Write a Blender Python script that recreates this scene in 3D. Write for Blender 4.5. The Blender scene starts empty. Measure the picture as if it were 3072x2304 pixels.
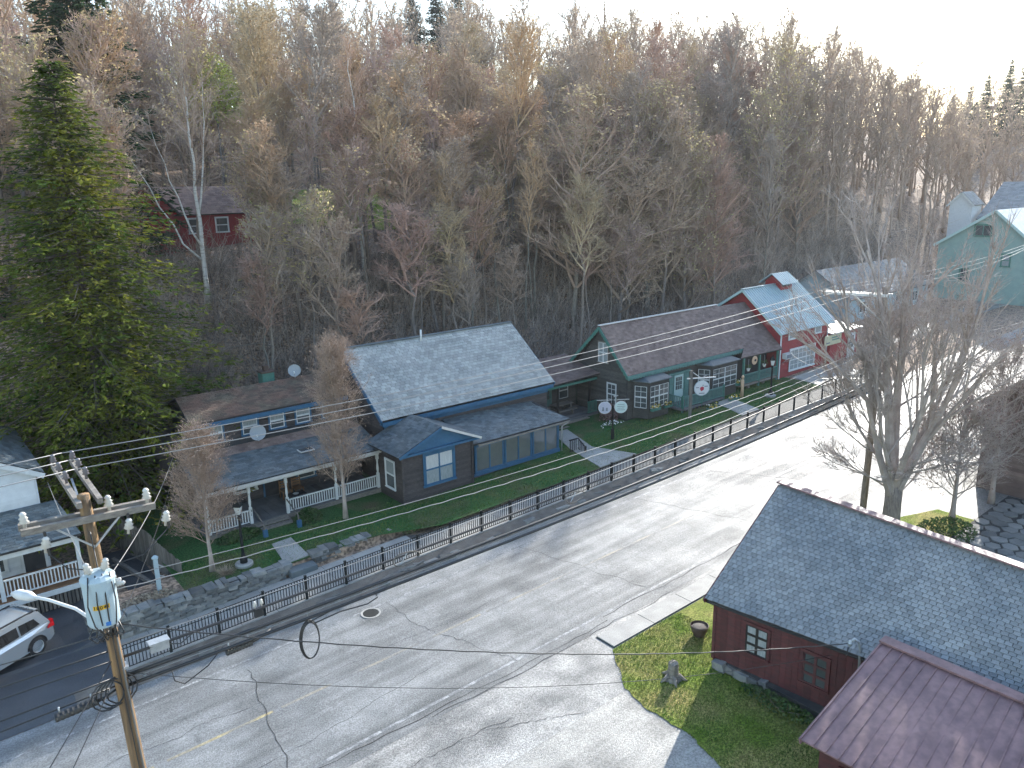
import bpy, math, random
import numpy as np
from mathutils import Vector, Matrix
R = random.Random(7)
NR = np.random.RandomState(11)
sc = bpy.context.scene
COL = sc.collection
rad = math.radians

# ------------------------------------------------------------------ camera
# world: x along the road (up the street), y across it (towards the hill), z up
PITCH, ROLL, AZ, CAMZ = rad(14.45), rad(-1.1), rad(51.2), 17.0
def _cam():
    cr, sr = math.cos(ROLL), math.sin(ROLL)
    Rm = Matrix(((cr, -sr, 0), (sr, cr, 0), (0, 0, 1)))
    right = Rm @ Vector((1, 0, 0))
    down = Rm @ Vector((0, math.cos(PITCH), math.sin(PITCH)))
    fwd = Rm @ Vector((0, -math.sin(PITCH), math.cos(PITCH)))
    uu = fwd * math.cos(AZ) + right * math.sin(AZ)
    vv = fwd * math.sin(AZ) - right * math.cos(AZ)
    M = Matrix((uu, vv, -down))            # world = M @ (x right, y down, z fwd)
    rot = Matrix((M @ Vector((1, 0, 0)), M @ Vector((0, -1, 0)), M @ Vector((0, 0, -1)))).transposed()
    cd = bpy.data.cameras.new('camera')
    cd.lens = 27.67; cd.sensor_width = 36; cd.clip_end = 3000; cd.clip_start = .2
    co = bpy.data.objects.new('camera', cd); COL.objects.link(co)
    co.matrix_world = Matrix.Translation((0, 0, CAMZ)) @ rot.to_4x4()
    sc.camera = co
_cam()
# ------------------------------------------------------------------ sky, sun, exposure
SUN_AZ, SUN_EL = rad(23), rad(24.5)
wd = bpy.data.worlds.new('World'); sc.world = wd; wd.use_nodes = True
wn = wd.node_tree
sky = wn.nodes.new('ShaderNodeTexSky'); sky.sky_type = 'NISHITA'; sky.sun_disc = False
sky.sun_elevation = SUN_EL; sky.sun_rotation = math.pi / 2 - SUN_AZ
sky.air_density = 1.2; sky.dust_density = .8; sky.altitude = 300
wn.links.new(sky.outputs[0], wn.nodes['Background'].inputs[0])
wn.nodes['Background'].inputs[1].default_value = 0.14
sl = bpy.data.lights.new('sun', 'SUN'); sl.energy = 3.2; sl.angle = rad(.55); sl.color = (1, .95, .87)
so = bpy.data.objects.new('sun', sl); COL.objects.link(so)
sdir = Vector((math.cos(SUN_EL) * math.cos(SUN_AZ), math.cos(SUN_EL) * math.sin(SUN_AZ), math.sin(SUN_EL)))
so.rotation_euler = sdir.to_track_quat('Z', 'Y').to_euler(); so.location = (60, 30, 60)
vs = sc.view_settings
vs.view_transform = 'Standard'; vs.look = 'None'; vs.gamma = 1; vs.use_curve_mapping = False
vs.exposure = 1.74
cy = sc.cycles
cy.use_adaptive_sampling = True; cy.adaptive_threshold = .025; cy.adaptive_min_samples = 24
cy.max_bounces = 3; cy.volume_bounces = 0; cy.diffuse_bounces = 2; cy.glossy_bounces = 2; cy.transmission_bounces = 2; cy.transparent_max_bounces = 4; cy.caustics_reflective = False; cy.caustics_refractive = False; cy.sample_clamp_indirect = 6

# ------------------------------------------------------------------ materials
def mat(name, c1, c2=None, scale=3.0, rough=.8, bump=0.0, bscale=None, metal=0.0, spec=.5, attr=0.0,
        orand=None, detail=5, stretch=None, lo=.35, hi=.65, speck=None, transm=0.0, rvar=0.0, wear=0.0):
    m = bpy.data.materials.new(name); m.use_nodes = True
    n = m.node_tree.nodes; l = m.node_tree.links; p = n['Principled BSDF']
    p.inputs['Roughness'].default_value = rough; p.inputs['Metallic'].default_value = metal
    p.inputs['Specular IOR Level'].default_value = spec
    geo = n.new('ShaderNodeNewGeometry'); vec = geo.outputs['Position']
    if stretch:
        mp = n.new('ShaderNodeMapping'); mp.inputs['Scale'].default_value = stretch
        l.new(vec, mp.inputs[0]); vec = mp.outputs[0]
    out = None
    if c2 is not None:
        t = n.new('ShaderNodeTexNoise'); t.inputs['Scale'].default_value = scale; t.inputs['Detail'].default_value = detail
        l.new(vec, t.inputs['Vector'])
        mr = n.new('ShaderNodeMapRange'); mr.inputs[1].default_value = lo; mr.inputs[2].default_value = hi
        l.new(t.outputs[0], mr.inputs[0])
        mx = n.new('ShaderNodeMix'); mx.data_type = 'RGBA'
        mx.inputs[6].default_value = (*c1, 1); mx.inputs[7].default_value = (*c2, 1)
        l.new(mr.outputs[0], mx.inputs[0]); out = mx.outputs[2]
        if rvar:
            rr = n.new('ShaderNodeMapRange'); rr.inputs[1].default_value = .3; rr.inputs[2].default_value = .7
            rr.inputs[3].default_value = rough - rvar; rr.inputs[4].default_value = rough + rvar
            l.new(t.outputs[0], rr.inputs[0]); l.new(rr.outputs[0], p.inputs['Roughness'])
    else:
        rg = n.new('ShaderNodeRGB'); rg.outputs[0].default_value = (*c1, 1); out = rg.outputs[0]
    if speck:
        t2 = n.new('ShaderNodeTexNoise'); t2.inputs['Scale'].default_value = speck[0]; t2.inputs['Detail'].default_value = 2
        l.new(geo.outputs['Position'], t2.inputs['Vector'])
        mr2 = n.new('ShaderNodeMapRange'); mr2.inputs[1].default_value = .35; mr2.inputs[2].default_value = .65
        mr2.inputs[3].default_value = 1 - speck[1]; mr2.inputs[4].default_value = 1 + speck[1]
        l.new(t2.outputs[0], mr2.inputs[0])
        v = n.new('ShaderNodeVectorMath'); v.operation = 'SCALE'
        l.new(out, v.inputs[0]); l.new(mr2.outputs[0], v.inputs['Scale']); out = v.outputs[0]
    if wear:
        mp2 = n.new('ShaderNodeMapping'); mp2.inputs['Scale'].default_value = (.06, 1.1, 1); l.new(geo.outputs['Position'], mp2.inputs[0])
        t3 = n.new('ShaderNodeTexNoise'); t3.inputs['Scale'].default_value = 1.6; t3.inputs['Detail'].default_value = 4; l.new(mp2.outputs[0], t3.inputs['Vector'])
        t4 = n.new('ShaderNodeTexNoise'); t4.inputs['Scale'].default_value = .35; t4.inputs['Detail'].default_value = 6; l.new(geo.outputs['Position'], t4.inputs['Vector'])
        ad = n.new('ShaderNodeMath'); ad.operation = 'ADD'; l.new(t3.outputs[0], ad.inputs[0]); l.new(t4.outputs[0], ad.inputs[1])
        mr4 = n.new('ShaderNodeMapRange'); mr4.inputs[1].default_value = .8; mr4.inputs[2].default_value = 1.2; mr4.inputs[3].default_value = 1 - wear; mr4.inputs[4].default_value = 1 + wear
        l.new(ad.outputs[0], mr4.inputs[0]); v = n.new('ShaderNodeVectorMath'); v.operation = 'SCALE'
        l.new(out, v.inputs[0]); l.new(mr4.outputs[0], v.inputs['Scale']); out = v.outputs[0]
        rr2 = n.new('ShaderNodeMapRange'); rr2.inputs[1].default_value = .8; rr2.inputs[2].default_value = 1.2; rr2.inputs[3].default_value = rough + .12; rr2.inputs[4].default_value = rough - .08
        l.new(ad.outputs[0], rr2.inputs[0]); l.new(rr2.outputs[0], p.inputs['Roughness'])
    if attr:
        at = n.new('ShaderNodeAttribute'); at.attribute_name = 'rnd'
        mr3 = n.new('ShaderNodeMapRange'); mr3.inputs[3].default_value = 1 - attr; mr3.inputs[4].default_value = 1 + attr
        l.new(at.outputs['Fac'], mr3.inputs[0])
        v = n.new('ShaderNodeVectorMath'); v.operation = 'SCALE'
        l.new(out, v.inputs[0]); l.new(mr3.outputs[0], v.inputs['Scale']); out = v.outputs[0]
    if orand:
        oi = n.new('ShaderNodeObjectInfo'); cr = n.new('ShaderNodeValToRGB'); cr.color_ramp.interpolation = 'LINEAR'
        e = cr.color_ramp.elements
        e[0].color = (*orand[0], 1); e[1].color = (*orand[-1], 1)
        for i in range(1, len(orand) - 1):
            x = e.new(i / (len(orand) - 1)); x.color = (*orand[i], 1)
        l.new(oi.outputs['Random'], cr.inputs[0])
        mx = n.new('ShaderNodeMix'); mx.data_type = 'RGBA'; mx.blend_type = 'MULTIPLY'; mx.inputs[0].default_value = 1
        l.new(out, mx.inputs[6]); l.new(cr.outputs[0], mx.inputs[7]); out = mx.outputs[2]
    l.new(out, p.inputs['Base Color'])
    if bump:
        t = n.new('ShaderNodeTexNoise'); t.inputs['Scale'].default_value = bscale or scale * 4; t.inputs['Detail'].default_value = 4
        l.new(vec, t.inputs['Vector'])
        b = n.new('ShaderNodeBump'); b.inputs['Strength'].default_value = bump; b.inputs['Distance'].default_value = .05
        l.new(t.outputs[0], b.inputs['Height']); l.new(b.outputs[0], p.inputs['Normal'])
    if transm:
        # thin leaves let light through
        tr = n.new('ShaderNodeBsdfTranslucent'); l.new(out, tr.inputs[0])
        ms = n.new('ShaderNodeMixShader'); ms.inputs[0].default_value = transm
        l.new(p.outputs[0], ms.inputs[1]); l.new(tr.outputs[0], ms.inputs[2]); l.new(ms.outputs[0], n['Material Output'].inputs[0])
    return m

M = {}
M['asphalt'] = mat('asphalt', (.14, .148, .15), (.20, .207, .208), .9, .53, .6, 45, speck=(18, .28), wear=.28, spec=.36)
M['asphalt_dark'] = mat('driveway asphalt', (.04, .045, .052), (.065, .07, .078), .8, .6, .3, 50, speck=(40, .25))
M['asphalt_pale'] = mat('pale asphalt', (.19, .188, .175), (.27, .262, .24), 1.1, .6, .5, 40, speck=(16, .28), wear=.28)
M['gravel'] = mat('worn shoulder', (.29, .285, .27), (.16, .163, .16), 1.1, .58, .6, 40, speck=(16, .34), lo=.40, hi=.66, wear=.22)
M['concrete'] = mat('concrete', (.34, .335, .31), (.26, .255, .24), 1.4, .7, .2, 30, speck=(30, .12))
M['crack'] = mat('crack', (.03, .03, .03), rough=.9)
M['white_paint'] = mat('worn white road paint', (.31, .315, .315), (.155, .162, .165), 3.5, .6, lo=.36, hi=.56, speck=(16, .35))
M['yellow_paint'] = mat('worn yellow road paint', (.36, .30, .16), (.17, .168, .155), 1.0, .55, lo=.44, hi=.62, speck=(16, .3))
M['yellow_faint'] = mat('nearly gone yellow road paint', (.27, .245, .19), (.165, .168, .165), .8, .55, lo=.36, hi=.58, speck=(16, .3))
M['litter'] = mat('leaf litter', (.17, .125, .095), (.34, .24, .165), 1.3, .95, .9, 9, speck=(6, .6), lo=.3, hi=.7)
M['lawn'] = mat('lawn', (.035, .10, .028), (.105, .095, .05), .55, .95, .9, 30, speck=(14, .4), lo=.48, hi=.72, spec=.2)  # green darkened to carry the shade on these lawns; brown patches are soil
M['lawn_sun'] = mat('sunlit lawn tint', (.15, .22, .03), (.33, .28, .10), .5, .95, .9, 30, speck=(14, .4), lo=.42, hi=.66, spec=.2)  # brighter lawn copy, with the sunlight put into its colour
M['grass'] = mat('grass blades', (.06, .14, .02), (.16, .19, .045), .8, .9, attr=.4, transm=.3)
M['soil'] = mat('garden soil', (.11, .095, .082), (.17, .15, .13), 2, .95, .6, 20)
M['stone'] = mat('field stone', (.13, .14, .14), (.21, .205, .19), 3, .85, .6, 14, attr=.45)
M['flag'] = mat('flagstone', (.17, .175, .17), (.24, .235, .22), 1.5, .8, .4, 10, attr=.35)
M['mortar'] = mat('dark mortar', (.05, .05, .05), (.07, .07, .065), 3, .95)
M['slate'] = mat('pale slate', (.235, .25, .235), (.33, .335, .315), .6, .42, .25, 22, attr=.20, spec=.6)
M['slate_blue'] = mat('blue grey slate', (.175, .192, .20), (.25, .258, .255), .5, .5, .3, 22, attr=.20, spec=.5)
M['slate_dark'] = mat('dark slate', (.075, .10, .115), (.12, .14, .145), 1.2, .55, .3, 22, attr=.35)
M['shingle_brown'] = mat('brown asphalt shingle', (.15, .105, .092), (.205, .15, .13), 1.6, .85, .3, 26, attr=.22)
M['shingle_moss'] = mat('mossy brown shingle', (.13, .075, .055), (.09, .075, .055), 1.1, .9, .4, 20, attr=.3)
M['deck_roof'] = mat('roof underlay', (.04, .04, .042), rough=.9)
M['blue'] = mat('blue trim paint', (.028, .10, .19), (.035, .12, .215), 6, .55, .05)
M['brown_wood'] = mat('dark stained clapboard', (.036, .032, .034), (.075, .062, .060), 5, .7, .3, 40, attr=.25, stretch=(1, 1, 6))
M['dark_wall'] = mat('dark wall', (.025, .028, .032), (.035, .036, .04), 4, .8)
M['cottage_wood'] = mat('dark cottage clapboard', (.045, .048, .045), (.085, .080, .072), 5, .75, .3, 40, attr=.3, stretch=(1, 1, 6))
M['teal_trim'] = mat('sea green trim', (.085, .195, .18), (.11, .235, .215), 6, .55)
M['green_trim'] = mat('green trim', (.05, .16, .13), (.065, .19, .155), 6, .6)
M['white'] = mat('white paint', (.62, .64, .64), (.54, .56, .56), 4, .55, .05)
M['white_wall'] = mat('white clapboard', (.60, .63, .65), (.54, .57, .59), 4, .6, attr=.06)
M['red'] = mat('barn red', (.28, .020, .025), (.22, .018, .022), 2.5, .6, .1, 30, attr=.1)
M['barn_wood'] = mat('dark red barn boards', (.10, .026, .026), (.065, .022, .022), 3, .75, .3, 26, attr=.25, stretch=(1, 1, 4))
M['metal_roof'] = mat('grey blue metal roof', (.33, .42, .44), (.28, .37, .40), 2, .42, metal=.0, spec=.6)
M['seam_roof'] = mat('plum standing seam metal', (.235, .14, .14), (.17, .10, .105), .9, .5, .08, 6, spec=.5, speck=(5, .16))
M['glass'] = mat('window glass', (.07, .085, .09), (.12, .135, .14), 1.5, .06, spec=.9, metal=.25)
M['glass_milky'] = mat('window with pale curtain', (.34, .37, .37), (.22, .25, .26), 7, .15, stretch=(6, 6, .4))
M['glass_warm'] = mat('reflecting window glass', (.34, .34, .34), (.26, .27, .28), 1.2, .05, metal=.6)
M['curtain'] = mat('white curtain', (.55, .56, .54), (.42, .43, .43), 10, .9, stretch=(6, 6, .3))
M['iron'] = mat('black iron', (.010, .013, .014), rough=.7, spec=.25)
M['brush'] = mat('tangled brush', (.16, .135, .12), (.46, .38, .32), .5, .9, attr=.5, lo=.3, hi=.7)
M['cable'] = mat('black cable', (.018, .019, .02), rough=.4, spec=.6)
M['wire'] = mat('aluminium wire', (.30, .295, .285), rough=.5, metal=.5)
M['galv'] = mat('galvanised steel', (.45, .47, .48), (.34, .36, .37), 8, .4, metal=.5)
M['xfmr'] = mat('pale blue transformer paint', (.36, .45, .49), rough=.55, spec=.35)
M['porcelain'] = mat('porcelain', (.55, .54, .50), rough=.2)
M['porcelain_brown'] = mat('grey brown porcelain', (.16, .15, .16), rough=.2)
M['pole'] = mat('weathered pole', (.10, .075, .055), (.36, .215, .095), 1.6, .85, .6, 24, stretch=(7, 7, .45), lo=.3, hi=.68)
M['old_wood'] = mat('grey weathered timber', (.26, .235, .20), (.17, .15, .13), 3, .85, .5, 20, stretch=(2, 2, 6))
M['grey_board'] = mat('weathered grey board', (.17, .155, .135), (.10, .092, .082), 3, .9, .4, 30, attr=.3, stretch=(5, 5, .6))
M['deck'] = mat('grey deck boards', (.15, .155, .16), (.11, .115, .12), 2, .8, attr=.2)
M['cedar'] = mat('cedar wood', (.22, .12, .06), (.16, .085, .045), 4, .7)
M['bark'] = mat('bark', (.17, .155, .14), (.28, .255, .23), 6, .95, .8, 12, stretch=(3, 3, .6), orand=((.75, .75, .8), (1.2, 1.05, .95), (1, 1.05, 1)))
M['dark_bark'] = mat('dark conifer bark', (.055, .045, .038), (.09, .075, .06), 4, .95, .5, 12)
M['birch'] = mat('birch bark', (.58, .57, .54), (.20, .19, .18), 2.2, .8, .2, 14, stretch=(1, 1, 5), lo=.5, hi=.78)
TW = ((.95, .86, .80), (.74, .78, .84), (1.05, .82, .80), (1.2, 1.02, .76), (.84, .76, .86), (1.15, 1.08, .80), (.86, .84, .84), (1.05, .88, .80))
M['twig'] = mat('twigs', (.36, .29, .235), (.50, .41, .34), .6, .9, orand=TW)
BD = ((.40, .32, .22), (.30, .26, .22), (.36, .25, .21), (.46, .38, .18), (.30, .25, .25), (.50, .44, .20), (.36, .32, .22))
M['bud'] = mat('spring buds', (1, 1, 1), rough=.8, attr=.3, orand=BD, transm=.5, spec=.2)
M['pear_twig'] = mat('tan twigs', (.27, .19, .14), (.38, .28, .215), 1.5, .85)
M['maple_twig'] = mat('grey maple bark', (.29, .24, .21), (.42, .355, .315), 2, .9, .5, 12)
M['red_bud'] = mat('reddish buds', (.26, .16, .14), (.20, .13, .12), 3, .8, attr=.3, transm=.3)
M['needle'] = mat('spruce needles', (.055, .095, .015), (.20, .20, .030), .55, .9, attr=.5, transm=.35, lo=.38, hi=.68, spec=.1)
M['needle_dark'] = mat('dark pine needles', (.022, .050, .028), (.045, .08, .035), .5, .9, attr=.45, transm=.3, spec=.1)
M['willow'] = mat('fresh yellow green leaves', (.34, .36, .055), (.26, .30, .05), 2, .8, attr=.3, transm=.4)
M['leaf'] = mat('leafy green', (.035, .075, .022), (.07, .12, .03), 2, .8, attr=.4, transm=.25)
M['straw'] = mat('dry straw', (.36, .29, .20), (.26, .20, .14), 5, .9, attr=.3)
M['dead_leaf'] = mat('dead brown leaves', (.40, .23, .12), (.26, .165, .10), .4, .9, attr=.45, transm=.2)
M['flower_y'] = mat('yellow flowers', (.75, .52, .05), (.80, .62, .20), 9, .8)
M['flower_w'] = mat('white flowers', (.75, .74, .70), rough=.8)
M['suv'] = mat('silver car paint', (.46, .49, .51), rough=.22, metal=.55)
M['tyre'] = mat('tyre rubber', (.018, .018, .02), rough=.85)
M['car_glass'] = mat('car glass', (.02, .02, .02), rough=.05, spec=.9)
M['taillight'] = mat('tail light', (.45, .01, .015), rough=.2)
M['terracotta'] = mat('brown pot', (.075, .05, .04), rough=.7)
M['teal_wall'] = mat('pale sage wall', (.25, .36, .33), (.22, .32, .30), 2, .7, attr=.05)
M['teal_light'] = mat('light sage trim', (.42, .56, .54), rough=.6)
M['tin_white'] = mat('pale metal and roof glare', (.62, .60, .57), (.52, .51, .49), 2, .5)
M['dish'] = mat('grey dish', (.28, .31, .33), rough=.5)
M['yellow_tag'] = mat('yellow tag', (.70, .42, .03), rough=.6)
M['blue_tag'] = mat('blue tag', (.02, .14, .42), rough=.6)
M['black'] = mat('black paint', (.012, .012, .013), rough=.5)
M['sign_white'] = mat('white sign face', (.58, .60, .62), rough=.5)
M['sign_lilac'] = mat('lilac sign face', (.42, .42, .50), rough=.5)
M['sign_green'] = mat('pale green sign face', (.48, .60, .58), rough=.5)
M['sign_cream'] = mat('cream sign board', (.52, .50, .33), (.44, .44, .30), 3, .6)
M['sign_tan'] = mat('tan sign disc', (.58, .40, .26), rough=.6)
M['berry'] = mat('berry red', (.40, .02, .05), rough=.5)
M['ink'] = mat('grey lettering', (.16, .18, .21), rough=.6)
M['lampglass'] = mat('frosted lamp glass', (.55, .56, .54), rough=.3)

# ------------------------------------------------------------------ mesh helpers
def tagp(o, label=None, cat=None, group=None, kind=None):
    for k, v in (('label', label), ('category', cat), ('group', group), ('kind', kind)):
        if v: o[k] = v
    return o
def root_loc(p):
    v = Vector((0, 0, 0))
    while p is not None:
        v += p.location; p = p.parent
    return v
class MB:
    def __init__(s): s.v = []; s.f = []; s.r = []; s.m = []; s.mi = 0
    def add(s, vs_, fs, rnd=None):
        b = len(s.v); s.v.extend(tuple(x) for x in vs_)
        rnd = R.random() if rnd is None else rnd
        for f in fs:
            s.f.append(tuple(b + i for i in f)); s.r.append(rnd); s.m.append(s.mi)
    HX = ((0, 3, 2, 1), (4, 5, 6, 7), (0, 1, 5, 4), (1, 2, 6, 5), (2, 3, 7, 6), (3, 0, 4, 7))
    def hexa(s, p, rnd=None): s.add(p, MB.HX, rnd)
    def box(s, x0, x1, y0, y1, z0, z1, rnd=None):
        s.hexa(((x0, y0, z0), (x1, y0, z0), (x1, y1, z0), (x0, y1, z0), (x0, y0, z1), (x1, y0, z1), (x1, y1, z1), (x0, y1, z1)), rnd)
    def obox(s, mtx, sx, sy, sz, rnd=None):
        c = [mtx @ Vector((x * sx / 2, y * sy / 2, z * sz / 2)) for z in (-1, 1) for x, y in ((-1, -1), (1, -1), (1, 1), (-1, 1))]
        s.hexa(c, rnd)
    def bar(s, a, b, w, h=None, up=(0, 0, 1), rnd=None):
        a = Vector(a); b = Vector(b); d = (b - a); L = d.length; d.normalize()
        u = Vector(up)
        if abs(d.dot(u)) > .98: u = Vector((1, 0, 0))
        x = d.cross(u).normalized(); y = x.cross(d)
        h = w if h is None else h
        m = Matrix((x, d, y)).transposed().to_4x4(); m.translation = (a + b) / 2
        s.obox(m, w, L, h, rnd)
    def prism(s, poly, d, rnd=None):
        n = len(poly); d = Vector(d); a = [Vector(p) for p in poly]; b = [p + d for p in a]
        s.add(a + b, [tuple(range(n))[::-1], tuple(range(n, 2 * n))] + [(i, (i + 1) % n, n + (i + 1) % n, n + i) for i in range(n)], rnd)
    def tube(s, pts, rads, n=6, cap=True, rnd=None):
        pts = [Vector(p) for p in pts]
        if not hasattr(rads, '__len__'): rads = [rads] * len(pts)
        vs_ = []; fs = []; k = len(pts); px = None
        for i, p in enumerate(pts):
            d = (pts[min(i + 1, k - 1)] - pts[max(i - 1, 0)])
            if d.length < 1e-9: d = Vector((0, 0, 1))
            d.normalize()
            if px is None:
                u = Vector((0, 0, 1)) if abs(d.z) < .9 else Vector((1, 0, 0)); x = d.cross(u).normalized()
            else:
                x = (px - d * px.dot(d))
                x = x.normalized() if x.length > 1e-6 else d.orthogonal().normalized()
            px = x; y = d.cross(x)
            for j in range(n):
                a = 2 * math.pi * j / n
                vs_.append(p + (x * math.cos(a) + y * math.sin(a)) * rads[i])
        for i in range(k - 1):
            for j in range(n):
                fs.append((i * n + j, i * n + (j + 1) % n, (i + 1) * n + (j + 1) % n, (i + 1) * n + j))
        if cap: fs += [tuple(range(n))[::-1], tuple(range((k - 1) * n, k * n))]
        s.add(vs_, fs, rnd)
    def lathe(s, c, prof, n=14, rnd=None):
        c = Vector(c); vs_ = []; fs = []
        for r_, z in prof:
            for j in range(n):
                a = 2 * math.pi * j / n; vs_.append(c + Vector((r_ * math.cos(a), r_ * math.sin(a), z)))
        for i in range(len(prof) - 1):
            for j in range(n): fs.append((i * n + j, i * n + (j + 1) % n, (i + 1) * n + (j + 1) % n, (i + 1) * n + j))
        fs += [tuple(range(n))[::-1], tuple(range((len(prof) - 1) * n, len(prof) * n))]
        s.add(vs_, fs, rnd)
    def mesh(s, name, mats, off=(0, 0, 0), smooth=False):
        me = bpy.data.meshes.new(name)
        o = np.array(off)
        me.from_pydata((np.array(s.v) - o).tolist() if len(s.v) else [], [], s.f)
        for m_ in (mats if isinstance(mats, (list, tuple)) else [mats]): me.materials.append(m_)
        a = me.attributes.new('rnd', 'FLOAT', 'FACE'); a.data.foreach_set('value', s.r)
        if any(s.m): me.polygons.foreach_set('material_index', s.m)
        if smooth: me.polygons.foreach_set('use_smooth', [True] * len(s.f))
        me.update(); return me
    def build(s, name, mats, parent=None, label=None, cat=None, group=None, kind=None, loc=None, smooth=False):
        off = root_loc(parent) if parent else (Vector(loc) if loc else Vector((0, 0, 0)))
        o = bpy.data.objects.new(name, s.mesh(name, mats, off, smooth)); COL.objects.link(o)
        if parent: o.parent = parent
        elif loc: o.location = loc
        return tagp(o, label, cat, group, kind)
def link_mesh(name, me, parent, mtx_world):
    o = bpy.data.objects.new(name, me); COL.objects.link(o)
    if parent: o.parent = parent
    o.matrix_local = Matrix.Translation(-root_loc(parent)) @ mtx_world if parent else mtx_world
    return o
def thing(name, label, cat, loc=(0, 0, 0), group=None):
    o = bpy.data.objects.new(name, None); COL.objects.link(o); o.location = loc; o.empty_display_size = .3
    return tagp(o, label, cat, group)
def one(fn, name, m, parent=None, **k):
    b = MB(); fn(b); return b.build(name, m, parent, **k)
def BOX(parent, name, m, x0, x1, y0, y1, z0, z1, **k):
    b = MB(); b.box(x0, x1, y0, y1, z0, z1); return b.build(name, m, parent, **k)
def BAR(parent, name, m, a, b_, w, h=None, **k):
    b = MB(); b.bar(a, b_, w, h); return b.build(name, m, parent, **k)
def TUBE(parent, name, m, pts, r_, n=6, **k):
    b = MB(); b.tube(pts, r_, n); return b.build(name, m, parent, smooth=True, **k)
def text_mesh(txt, size, m, parent, mtx, name='lettering'):
    cu = bpy.data.curves.new('t', 'FONT'); cu.body = txt; cu.size = size; cu.align_x = 'CENTER'; cu.align_y = 'CENTER'; cu.extrude = .006
    o = bpy.data.objects.new('t', cu); COL.objects.link(o)
    me = bpy.data.meshes.new_from_object(o.evaluated_get(bpy.context.evaluated_depsgraph_get()))
    bpy.data.objects.remove(o); me.materials.clear(); me.materials.append(m)
    return link_mesh(name, me, parent, mtx)
def face_mtx(p, a, up, out):
    m = Matrix((Vector(a).normalized(), Vector(up).normalized(), Vector(out).normalized())).transposed().to_4x4()
    m.translation = p; return m

# ------------------------------------------------------------------ ground heights
def clamp(x, a, b): return max(a, min(b, x))
def sstep(a, b, x):
    t = clamp((x - a) / (b - a), 0, 1); return t * t * (3 - 2 * t)
def grade(u): return .028 * (clamp(u, -40, 110) - 15)
def road_z(u): return grade(u) - .27
GU, GZ = (-60, 4.7, 5.2, 12, 20, 30, 38, 55, 70, 110), (-.3, -.3, .45, .42, .36, .55, .8, 1.15, 1.6, 2.6)
def garden(u): return float(np.interp(u, GU, GZ))
def hill(u, v):
    th = math.degrees(math.atan2(max(v, .01), u)) if (u > 0 or v > 0) else 90
    f = sstep(15, 27, th)
    v0 = 46.5
    b = v - v0
    if b <= 0: return 0
    d = math.hypot(u, v)
    z = 10.2 * sstep(-2, 15, b) - 10.2 * sstep(-2, 15, 0)
    z += .07 * clamp(b - 13, 0, 19) + (.315 - .0009 * clamp(u - 20, 0, 100)) * clamp(b - 32, 0, 60) - .14 * clamp(b - 94, 0, 300) + .36 * clamp(b - 8, 0, 18) * sstep(58, 105, u) * sstep(21, 31, th)
    z += .9 * math.sin(u * .21 + 1) * math.sin(v * .17) * sstep(4, 14, b)
    return z * f + (1 - f) * 34 * sstep(120, 330, d)
def terrain(u, v):
    g = road_z(u)
    if v < 28.25: z = g
    elif v < 29.0: z = g + (grade(u) - g) * (v - 28.25) / .75
    elif v < 31.72: z = grade(u)
    elif v < 31.80: z = grade(u) + (garden(u) - grade(u)) * (v - 31.72) / .08
    else: z = garden(u)
    if v > 33.9 and u < 8.2: z = -.3 + (garden(8.2) + .3) * sstep(7.7, 8.2, u)
    return z + hill(u, v) + 28 * (sstep(130, 330, math.hypot(u, v)) if v < 46.5 and u > 60 else 0) * 1.2
def ground_sheet():
    us = list(np.arange(-40, 0, 4)) + list(np.arange(0, 72, 1.5)) + list(np.arange(72, 130, 4)) + list(np.arange(130, 460, 12)) + [700, 1200, 2000]
    vv = [-200, -60, -20, 0, 8, 14, 18, 20, 24, 28.2, 28.3, 28.95, 29.05, 30.9, 31.70, 31.82] + list(np.arange(33, 66, 1.3)) + list(np.arange(66, 110, 3)) + list(np.arange(110, 320, 10)) + [420, 700, 1500, 2000]
    V = []; F = []
    for v in vv:
        for u in us: V.append((u, v, terrain(min(u, 460), v) - .06))
    n = len(us)
    for j in range(len(vv) - 1):
        for i in range(n - 1): F.append((j * n + i, j * n + i + 1, (j + 1) * n + i + 1, (j + 1) * n + i))
    b = MB(); b.add(V, F); b.build('ground', M['litter'], kind='structure')
ground_sheet()
def strip(name, m, u0, u1, va, vb, zf, du=3.0, lift=0.0, parent=None, kind='structure', b=None):
    """sheet between v=va(u) and v=vb(u) following the height function"""
    fa = va if callable(va) else (lambda u: va); fb = vb if callable(vb) else (lambda u: vb)
    n = max(1, int((u1 - u0) / du)); own = b is None
    if own: b = MB()
    V = []; F = []
    for i in range(n + 1):
        u = u0 + (u1 - u0) * i / n
        for v in (fa(u), fb(u)): V.append((u, v, zf(u, v) + lift))
    for i in range(n): F.append((2 * i, 2 * i + 2, 2 * i + 3, 2 * i + 1))
    b.add(V, F)
    if own: return b.build(name, m, parent, kind=None if parent else kind)
rz = lambda u, v: road_z(u)
road = strip('road', M['asphalt'], -60, 190, lambda u: 19.4 + .0 * u, 28.22, rz)
strip('road_shoulder', M['gravel'], -60, 190, 16.2, 19.4, rz, lift=-.004)
strip('side_road', M['asphalt_pale'], -40, 190, lambda u: -20, 16.2, rz, lift=-.008, du=4)
# parking forecourt beyond the red barn
strip('forecourt', M['asphalt_pale'], 58, 190, 28.2, lambda u: 33.6 + .10 * max(0, u - 66), lambda u, v: grade(u) - .27 * (1 - sstep(28, 31, v)) , lift=.01)
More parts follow.
